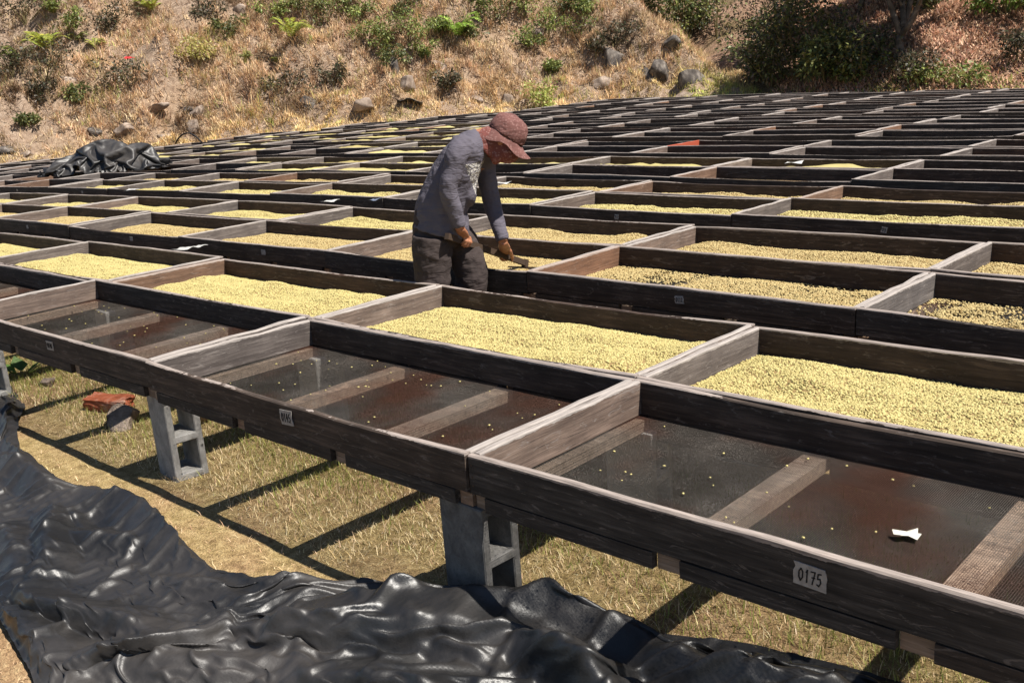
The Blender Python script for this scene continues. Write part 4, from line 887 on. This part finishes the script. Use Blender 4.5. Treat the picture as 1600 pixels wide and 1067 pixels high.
stone_mat('bark', (.04, .03, .022), (.10, .08, .062), (.20, .165, .13), 5)
tree(hit(1405, 92, land), 6.2, 'bare branched tree standing in its own shade on the far slope', 5, spread=.95, LV=(.7, 2.6, 2.0, 1.4), RAD=.17, leaves=26000, pal=BR+DG, lf=(.18, .32))
tree(hit(1505, -28, land), 6.0, 'unseen leafy tree added above the slope to shade the ground right of the bare one', 21, spread=.95, LV=(1.2, 2.4, 1.9, 1.3), RAD=.16, leaves=26000, pal=DG, lf=(.18, .32))  # added out of view to throw shade on the far slope
tree(hit(1245, 60, land), 5.0, 'slim dark tree rising out of the brown twiggy bush', 8, leaves=1800, pal=BR+DG)
tree(hit(1340, 20, land), 5.0, 'tree higher up the far slope behind the bare branched one', 11, leaves=2200)
# red rag, black scrap, curved hose
def rag(P, s, mat, label, cat, name, seed):
    n = 9; a = np.linspace(-1, 1, n); X, Y = np.meshgrid(a, a, indexing='ij'); Z = .3*fbm(X*1.5+seed, Y*1.5, 0, 3, seed)+.1*np.cos(X*2); V = np.stack([X, Y*.7, Z], -1).reshape(-1, 3)*s
    i, j = np.meshgrid(np.arange(n-1), np.arange(n-1), indexing='ij'); q = (i*n+j).ravel(); o = obj(name, mesh(name, V, np.stack([q, q+n, q+n+1, q+1], -1), M[mat], True), None, tuple(P), (.25, -.1, seed)); sd_ = o.modifiers.new('s', 'SOLIDIFY'); sd_.thickness = .01
    return tag(o, label, cat)
plain('red_cloth', (.55, .02, .025), .7)
P = hit(206, 96, land); rag((P[0]+.05, P[1]-.1, P[2]+.12), .16, 'red_cloth', 'small red rag caught in the dry bush on the bank', 'rag', 'rag', 2)
P = hit(640, 158, land); rag((P[0], P[1], P[2]-.05), .42, 'black_plastic', 'scrap of black plastic lying on the straw at the bank foot', 'plastic', 'plastic_scrap', 4)
P = at(285, 226); mb = MB(); mb.tube([(-.35+.06*i, .02*i, .02+.26*math.sin(math.pi*min(1, i/14))**.8) for i in range(15)], .02, 7)
tag(obj('hose', mb.me('hose', M['ink'], True), None, (P[0], P[1], P[2]+.0)), 'dark curved hose arching over the tray rims near the bank', 'hose')
# ---- heap of black plastic on the far left trays
def tarp_heap():
    c = at(168, 266); ns, nt_ = 48, 30; L, W = 2.2, 1.2; s, t = np.meshgrid(np.linspace(-1, 1, ns), np.linspace(-1, 1, nt_), indexing='ij')
    ax = np.array([.78, .62]); ay = np.array([-.62, .78]); rr = 1-.12*(s*t)**2; flat = c[:2]+(s*rr*L/2)[..., None]*ax+(t*rr*W/2)[..., None]*ay
    def floor(x, y):
        dx, dy = x-c[0], y-c[1]; a = (dx*ax[0]+dy*ax[1])/(L/2); b = (dx*ay[0]+dy*ay[1])/(W/2)
        hill = .40*np.exp(-((a+.28)/.42)**2-(b/.75)**2)+.40*np.exp(-((a-.35)/.40)**2-(b/.75)**2)
        return c[2]-.02+np.minimum(hill, .56)*sstep(1.05, .6, np.maximum(np.abs(a), np.abs(b)))*(1+.35*fbm(a*3, b*3, 0, 3, 9))
    z = floor(flat[..., 0], flat[..., 1])+.04+.40*np.clip(fbm(s*4.2, t*3.2, 0, 2, 66), 0, 1)
    P = squeeze(flat, z, 1.5+0*s[:-1], 1.6+0*s[:, :-1], floor, steps=(110, 25), f=3, bend=(.2, .2))
    o = obj('plastic_heap', sheet_mesh('plastic_heap', P, M['black_plastic'])); tag(o, 'shiny heap of bunched black plastic piled on the left trays near the bank', 'tarp')
tarp_heap()
# ================================================================== the worker
PA = np.array([-.13*K, 1.80*K, 0.]); NH = unit(np.array([CF[0], CF[1], 0.])); RH = np.array([NH[1], -NH[0], 0.]); ZH = np.array([0, 0, 1.])
def J(px, py, off=0.):
    d = ray(px, py); return CAM+d*(((PA+NH*off-CAM)@NH)/(d@NH))
PIVOT = np.array([J(690, 560)[0], J(690, 560)[1], float(ground_fn(PA[0], PA[1]))])
def loft(mb, pts, ra, rb, n=18, ax=NH, cap=True):
    """tube with elliptical rings: rb along the fixed axis ax, ra across it"""
    pts = [np.asarray(p, float) for p in pts]; V = []; F = []; m = len(pts)
    for i, p in enumerate(pts):
        t = unit(pts[min(i+1, m-1)]-pts[max(i-1, 0)]); a = unit(np.cross(ax, t)); b = unit(np.cross(t, a))
        for k in range(n):
            an = 2*math.pi*k/n; V.append(p+a*math.cos(an)*ra[i]+b*math.sin(an)*rb[i])
    for i in range(m-1):
        for k in range(n): F.append((i*n+k, i*n+(k+1) % n, (i+1)*n+(k+1) % n, (i+1)*n+k))
    if cap: F.append(tuple(range(n-1, -1, -1))); F.append(tuple((m-1)*n+k for k in range(n)))
    mb.add(V, F)
def smooth_path(pts, vals, n=4):
    P = np.array(pts); x = np.arange(len(P)); xx = np.linspace(0, len(P)-1, (len(P)-1)*n+1); out = []
    for q in xx:
        i = min(int(q), len(P)-2); t = q-i; p0, p1, p2, p3 = P[max(i-1, 0)], P[i], P[i+1], P[min(i+2, len(P)-1)]
        out.append(p1+.5*t*(p2-p0+t*(2*p0-5*p1+4*p2-p3+t*(3*(p1-p2)+p3-p0))))
    return out, [np.interp(xx, x, v) for v in vals]
def ellipsoid(mb, c, axes, n=20, m=12):
    V = []; F = []
    for i in range(m+1):
        th = math.pi*i/m
        for k in range(n):
            ph = 2*math.pi*k/n; V.append(c+axes[0]*math.sin(th)*math.cos(ph)+axes[1]*math.sin(th)*math.sin(ph)+axes[2]*math.cos(th))
    for i in range(m):
        for k in range(n): F.append((i*n+k, i*n+(k+1) % n, (i+1)*n+(k+1) % n, (i+1)*n+k)[::-1])
    mb.add(V, F)
def voxel(o, size, smooth=4, disp=0, dscale=.1):
    md = o.modifiers.new('remesh', 'REMESH'); md.mode = 'VOXEL'; md.voxel_size = size; md.use_smooth_shade = True
    sm = o.modifiers.new('smooth', 'SMOOTH'); sm.iterations = smooth; sm.factor = .5
    if disp:
        tx = bpy.data.textures.new('wrinkle', 'CLOUDS'); tx.noise_scale = dscale; tx.noise_depth = 2
        dm = o.modifiers.new('wrinkle', 'DISPLACE'); dm.texture = tx; dm.strength = disp; dm.mid_level = .5; dm.texture_coords = 'LOCAL'
    return o
def cloth_mat(name, base, dark, bump=.5, spots=None, stretch=(9, 9, 30)):
    k = NT(name); tc = k.n('TexCoord').outputs['Object']; n1 = k.noise(tc, 6, 4, .6, .4); n2 = k.noise(k.mapping(tc, stretch), 1, 3, .6, 1.0); n3 = k.noise(tc, 400, 2)
    col = k.ramp(n1, [(.3, dark), (.7, base)])
    if spots:
        v = k.n('TexVoronoi'); v.inputs['Scale'].default_value = 75; k.l(tc, v.inputs['Vector']); col = k.mix(k.ramp(v.outputs['Distance'], [(.28, (.75, .75, .75)), (.42, (0, 0, 0))]), col, spots)
    M[name] = k.done(col, .9, .15, k.bump(k.math('ADD', n2, k.math('MULTIPLY', n3, .05)), bump, .02)); return k, col, tc
kk_, col_, tc_ = cloth_mat('shirt', (.098, .089, .108), (.080, .072, .088), .55)
# white print on the chest
C_PR = J(754, 283, -.06)-PIVOT
vd = kk_.n('VectorMath', operation='SUBTRACT'); kk_.l(tc_, vd.inputs[0]); vd.inputs[1].default_value = tuple(C_PR)
dr = kk_.n('VectorMath', operation='DOT_PRODUCT'); kk_.l(vd.outputs[0], dr.inputs[0]); dr.inputs[1].default_value = tuple(RH*1.0+ZH*.25)
dz = kk_.n('VectorMath', operation='DOT_PRODUCT'); kk_.l(vd.outputs[0], dz.inputs[0]); dz.inputs[1].default_value = (0, 0, 1)
inr = kk_.math('LESS_THAN', kk_.math('ABSOLUTE', dr.outputs['Value']), .06); inz = kk_.math('LESS_THAN', kk_.math('ABSOLUTE', dz.outputs['Value']), .105)
vr = kk_.n('TexVoronoi', feature='DISTANCE_TO_EDGE'); vr.inputs['Scale'].default_value = 42; kk_.l(tc_, vr.inputs['Vector'])
ink = kk_.math('GREATER_THAN', vr.outputs['Distance'], .075); dn = kk_.n('VectorMath', operation='DOT_PRODUCT'); kk_.l(vd.outputs[0], dn.inputs[0]); dn.inputs[1].default_value = tuple(NH); inn = kk_.math('LESS_THAN', dn.outputs['Value'], .07); pm = kk_.math('MULTIPLY', kk_.math('MULTIPLY', kk_.math('MULTIPLY', inr, inz), ink), inn)
kk_.l(kk_.mix(pm, col_, (.42, .40, .37)), kk_.b.inputs['Base Color'])
cloth_mat('trousers', (.055, .042, .039), (.034, .026, .024), .5)
cloth_mat('hat_cloth', (.155, .072, .062), (.10, .045, .040), .35, (.20, .11, .098))
cloth_mat('scarf_cloth', (.19, .062, .05), (.11, .04, .035), .4, (.25, .14, .125))
k = NT('skin'); n1 = k.noise(k.n('TexCoord').outputs['Object'], 30, 3); M['skin'] = k.done(k.ramp(n1, [(.3, (.26, .105, .052)), (.7, (.35, .155, .085))]), .55, .35); k.b.inputs['Subsurface Weight'].default_value = .08; k.b.inputs['Subsurface Radius'].default_value = (.01, .004, .002)
plain('paddle_wood', (.045, .028, .018), .7); plain('shoe', (.05, .035, .028), .8)
PER = thing('person', 'worker in grey long sleeved shirt and rose cap bending to rake coffee', 'person', tuple(PIVOT))
def part(name, mb, mat, parent=PER, smooth=True):
    m = MB(); m.V = [tuple(np.array(v)-PIVOT) for v in mb.V]; m.F = mb.F; return obj(name, m.me(name, M[mat], smooth), parent)
sh_r, el_r, wr_r = J(718, 226, -.17), J(700, 297, -.20), J(719, 357, -.17)
sh_l, el_l, wr_l = J(752, 236, .15), J(770, 322, .12), J(786, 378, .02)
torso = [J(690, 350), J(690, 325), J(700, 300), J(710, 275), J(722, 250), J(738, 228), J(754, 214)]
tra = [.142, .142, .138, .130, .115, .090, .052]; trb = [.165, .165, .165, .172, .180, .170, .065]
# ---- body (one continuous mesh)
mb = MB(); tp_, (a_, b_) = smooth_path(torso, [np.array(tra)-[.06, .06, .04, .03, .03, .03, .012], np.array(trb)-[.06, .06, .04, .035, .045, .05, .012]]); loft(mb, tp_, a_, b_)
HC = J(788, 218, 0.); hf = unit(RH*.80-ZH*.60-NH*.12); hu = unit(RH*.60+ZH*.80); hs = unit(np.cross(hf, hu))
p_, (a_,) = smooth_path([J(748, 220), J(764, 214), J(778, 214)], [[.062, .055, .055]]); loft(mb, p_, a_, a_)
ellipsoid(mb, HC+hu*.02-hf*.01, [hf*.092, hs*.072, hu*.102]); ellipsoid(mb, HC-hu*.055+hf*.03, [hf*.062, hs*.055, hu*.065])
ellipsoid(mb, HC-hu*.012+hf*.098, [hf*.022, hs*.014, hu*.026])
for s_ in (-1, 1): ellipsoid(mb, HC+hs*.076*s_-hf*.005-hu*.01, [hf*.018, hs*.010, hu*.032])
hipr, hipl = J(674, 352, -.09), J(704, 350, .09); kner, knel = J(676, 455, -.09), J(737, 432, .06); ankr, ankl = J(682, 548, -.09), J(716, 552, .08)
for h, kn, an in ((hipr, kner, ankr), (hipl, knel, ankl)):
    p_, (a_,) = smooth_path([h+NH*(.05 if h is hipr else -.05), (h+kn)/2, kn, (kn+an)/2, an], [[.055, .07, .05, .05, .038]]); loft(mb, p_, a_, a_, 14)
for s, e, w_ in ((sh_r, el_r, wr_r), (sh_l, el_l, wr_l)):
    p_, (a_,) = smooth_path([s+(torso[5]-s)*.35-ZH*.02, (s+e)/2, e, (e+w_)/2, w_], [[.040, .040, .036, .035, .027]]); loft(mb, p_, a_, a_, 12)
# stick first, so that the hands can close on it
S0, S1 = J(698, 369, -.21), at(829, 414, gz=-.088); sd_ = unit(S1-S0); sup = unit(ZH-sd_*(ZH@sd_)); ssd = np.cross(sd_, sup)
def on_stick(px):
    t = np.linspace(0, 1, 400); P = S0+(S1-S0)*t[:, None]; return P[np.argmin(np.abs(project(P)[0]-px))]
def hand(wr, grip, thumb_side):
    """palm from wrist to the stick, four fingers curling round it, thumb on the near side"""
    d = unit(grip-wr); pc = grip-d*.012+sup*.012; kn_c = grip+sup*.024
    loft(mb, [wr, wr*.55+kn_c*.45, kn_c-d*.0], [.024, .036, .036], [.020, .020, .016], 12, ax=sup if abs(d@sup) < .8 else ssd)
    fw = sd_*(.019)
    for q in range(4):
        base = kn_c+fw*(1.5-q); r_ = [.0098, .0102, .0096, .0085][q]; l_ = [.95, 1.05, 1.0, .8][q]
        out = ssd*thumb_side
        p = [base-d*.02, base+out*.022*l_+sup*.004, base+out*.034*l_-sup*.022, base+out*.020*l_-sup*.045*l_, base-out*.004-sup*.046*l_]
        loft(mb, p, [r_*1.1, r_*1.1, r_, r_*.95, r_*.7], [r_*1.1, r_*1.1, r_, r_*.95, r_*.7], 8, ax=sd_)
    base = wr*.45+kn_c*.55+sd_*.022
    p = [base, base+sd_*.024-sup*.010-ssd*thumb_side*.012, grip+sd_*.045-ssd*thumb_side*.026-sup*.004, grip+sd_*.052-ssd*thumb_side*.020-sup*.026]
    loft(mb, p, [.014, .013, .011, .008], [.014, .013, .011, .008], 8, ax=ssd)
g_r = on_stick(724); hand(wr_r, g_r, 1); g_l = on_stick(789); hand(wr_l, g_l, -1)
body = voxel(part('body', mb, 'skin'), .0048, 3)
# ---- shirt
mb = MB(); tp_, (a_, b_) = smooth_path([J(688, 362)]+torso, [np.r_[.160, .155, np.array(tra[1:])+.002], np.r_[.19, .182, np.array(trb[1:])+.002]]); loft(mb, tp_, a_, b_, 24)
for s, e, w_, o_ in ((sh_r, el_r, wr_r, -1), (sh_l, el_l, wr_l, 1)):
    cuff = w_*.97+e*.03; s0 = s+(torso[5]-s)*.35
    p_, (a_,) = smooth_path([s0, s*.75+e*.25, (s+e)/2, e, (e+cuff)/2, cuff], [[.074, .064, .056, .050, .044, .037]]); loft(mb, p_, a_, a_, 16)
ellipsoid(mb, J(731, 300), [RH*.05, NH*.12, ZH*.08])
shirt = voxel(part('shirt', mb, 'shirt'), .0075, 5, .013, .045)
# ---- trousers
mb = MB(); p_, (a_, b_) = smooth_path([J(692, 322), J(688, 345), J(686, 372), J(690, 390)], [[.140, .150, .146, .10], [.155, .165, .160, .10]]); loft(mb, p_, a_, b_, 22)
for h, kn, an, w0 in ((hipr, kner, ankr, .108), (hipl, knel, ankl, .105)):
    p_, (a_,) = smooth_path([h-ZH*.06, h*.6+kn*.4, kn, kn*.45+an*.55, an+ZH*.02], [[w0, .112, .096, .088, .082]]); loft(mb, p_, a_, a_, 18)
voxel(part('trousers', mb, 'trousers'), .008, 5, .020, .06)
for an in (ankr, ankl):
    mb = MB(); g = float(ground_fn(an[0], an[1])); c = np.array([an[0], an[1], g]); loft(mb, [c-RH*.09+ZH*.045, c-RH*.06+ZH*.05, c+ZH*.055, c+RH*.1+ZH*.04, c+RH*.17+ZH*.03], [.03, .045, .05, .038, .02], [.03, .04, .042, .048, .03], 14, ax=NH)
    part('shoe', mb, 'shoe')
# ---- scarf over neck and lower face
mb = MB(); p_, (a_, b_) = smooth_path([J(752, 232), J(762, 222), J(775, 222), HC-hu*.050+hf*.012], [[.085, .082, .080, .085], [.095, .088, .080, .078]]); loft(mb, p_, a_, b_, 20, ax=NH)
ellipsoid(mb, HC-hu*.045+hf*.035, [hf*.085, hs*.080, hu*.070]); ellipsoid(mb, HC-hu*.02+hf*.095, [hf*.030, hs*.022, hu*.034])
ellipsoid(mb, J(775, 243, -.03), [RH*.035, NH*.05, ZH*.05])
voxel(part('scarf', mb, 'scarf_cloth'), .006, 3, .012, .04)
# ---- cap: crown, drooping brim, bill
cp = HC+hu*.030-hf*.004; mb = MB(); V = []; F = []; n = 28
rings = [(-.01, 1.06), (.03, 1.08), (.065, .98), (.092, .72), (.104, .38), (.107, .02)]
for (h_, s_) in rings:
    for q in range(n): an = 2*math.pi*q/n; V.append(cp+hu*h_+hf*math.cos(an)*.098*s_+hs*math.sin(an)*.082*s_)
for i in range(len(rings)-1):
    for q in range(n): F.append((i*n+q, i*n+(q+1) % n, (i+1)*n+(q+1) % n, (i+1)*n+q))
mb.add(V, F); hat = part('hat', mb, 'hat_cloth'); sb = hat.modifiers.new('s', 'SOLIDIFY'); sb.thickness = .004; s2 = hat.modifiers.new('sub', 'SUBSURF'); s2.levels = s2.render_levels = 2
tx = bpy.data.textures.new('hatw', 'CLOUDS'); tx.noise_scale = .05; dm = hat.modifiers.new('w', 'DISPLACE'); dm.texture = tx; dm.strength = .014; dm.texture_coords = 'LOCAL'
mb = MB(); V = []; F = []
for j in range(5):
    for q in range(n):
        an = 2*math.pi*q/n; c_, s_ = math.cos(an), math.sin(an); fwd = max(0, c_)**3; w_ = (.036+.042*fwd+.008*math.sin(3*an+1))*j/4; drop = (.9+.5*abs(s_)-.55*fwd+.5*max(0, -c_))*w_+.006*math.sin(5*an+j)
        V.append(cp-hu*(.008+drop)+hf*c_*(.101+w_)+hs*s_*(.085+w_*.7))
for j in range(4):
    for q in range(n): F.append((j*n+q, j*n+(q+1) % n, (j+1)*n+(q+1) % n, (j+1)*n+q))
mb.add(V, F); m_ = MB(); m_.V = [tuple(np.array(v)-PIVOT) for v in mb.V]; m_.F = mb.F; br = obj('brim', m_.me('brim', M['hat_cloth'], True), hat); sb = br.modifiers.new('s', 'SOLIDIFY'); sb.thickness = .004; s2 = br.modifiers.new('sub', 'SUBSURF'); s2.levels = s2.render_levels = 2
# ---- the wooden paddle he pushes the coffee with
mb = MB(); Mx = Matrix(((sd_[0], ssd[0], sup[0], S0[0]), (sd_[1], ssd[1], sup[1], S0[1]), (sd_[2], ssd[2], sup[2], S0[2]), (0, 0, 0, 1))); Ls = float(np.linalg.norm(S1-S0))
e = thing('paddle', 'dark wooden paddle held in both hands of the worker, tip in the coffee', 'tool', tuple(S0)); e.matrix_world = Mx
mb.box((0, -.013, -.017), (Ls*.93, .013, .017)); h_ = mb.me('handle', M['paddle_wood']); obj('handle', h_, e)
mb = MB(); mb.box((Ls*.93-.02, -.015, -.040), (Ls*.93+.012, .015, .022)); mb.box((Ls*.93-.02, -.11, -.040), (Ls*.93+.012, .11, -.024)); obj('blade', mb.me('blade', M['paddle_wood']), e)
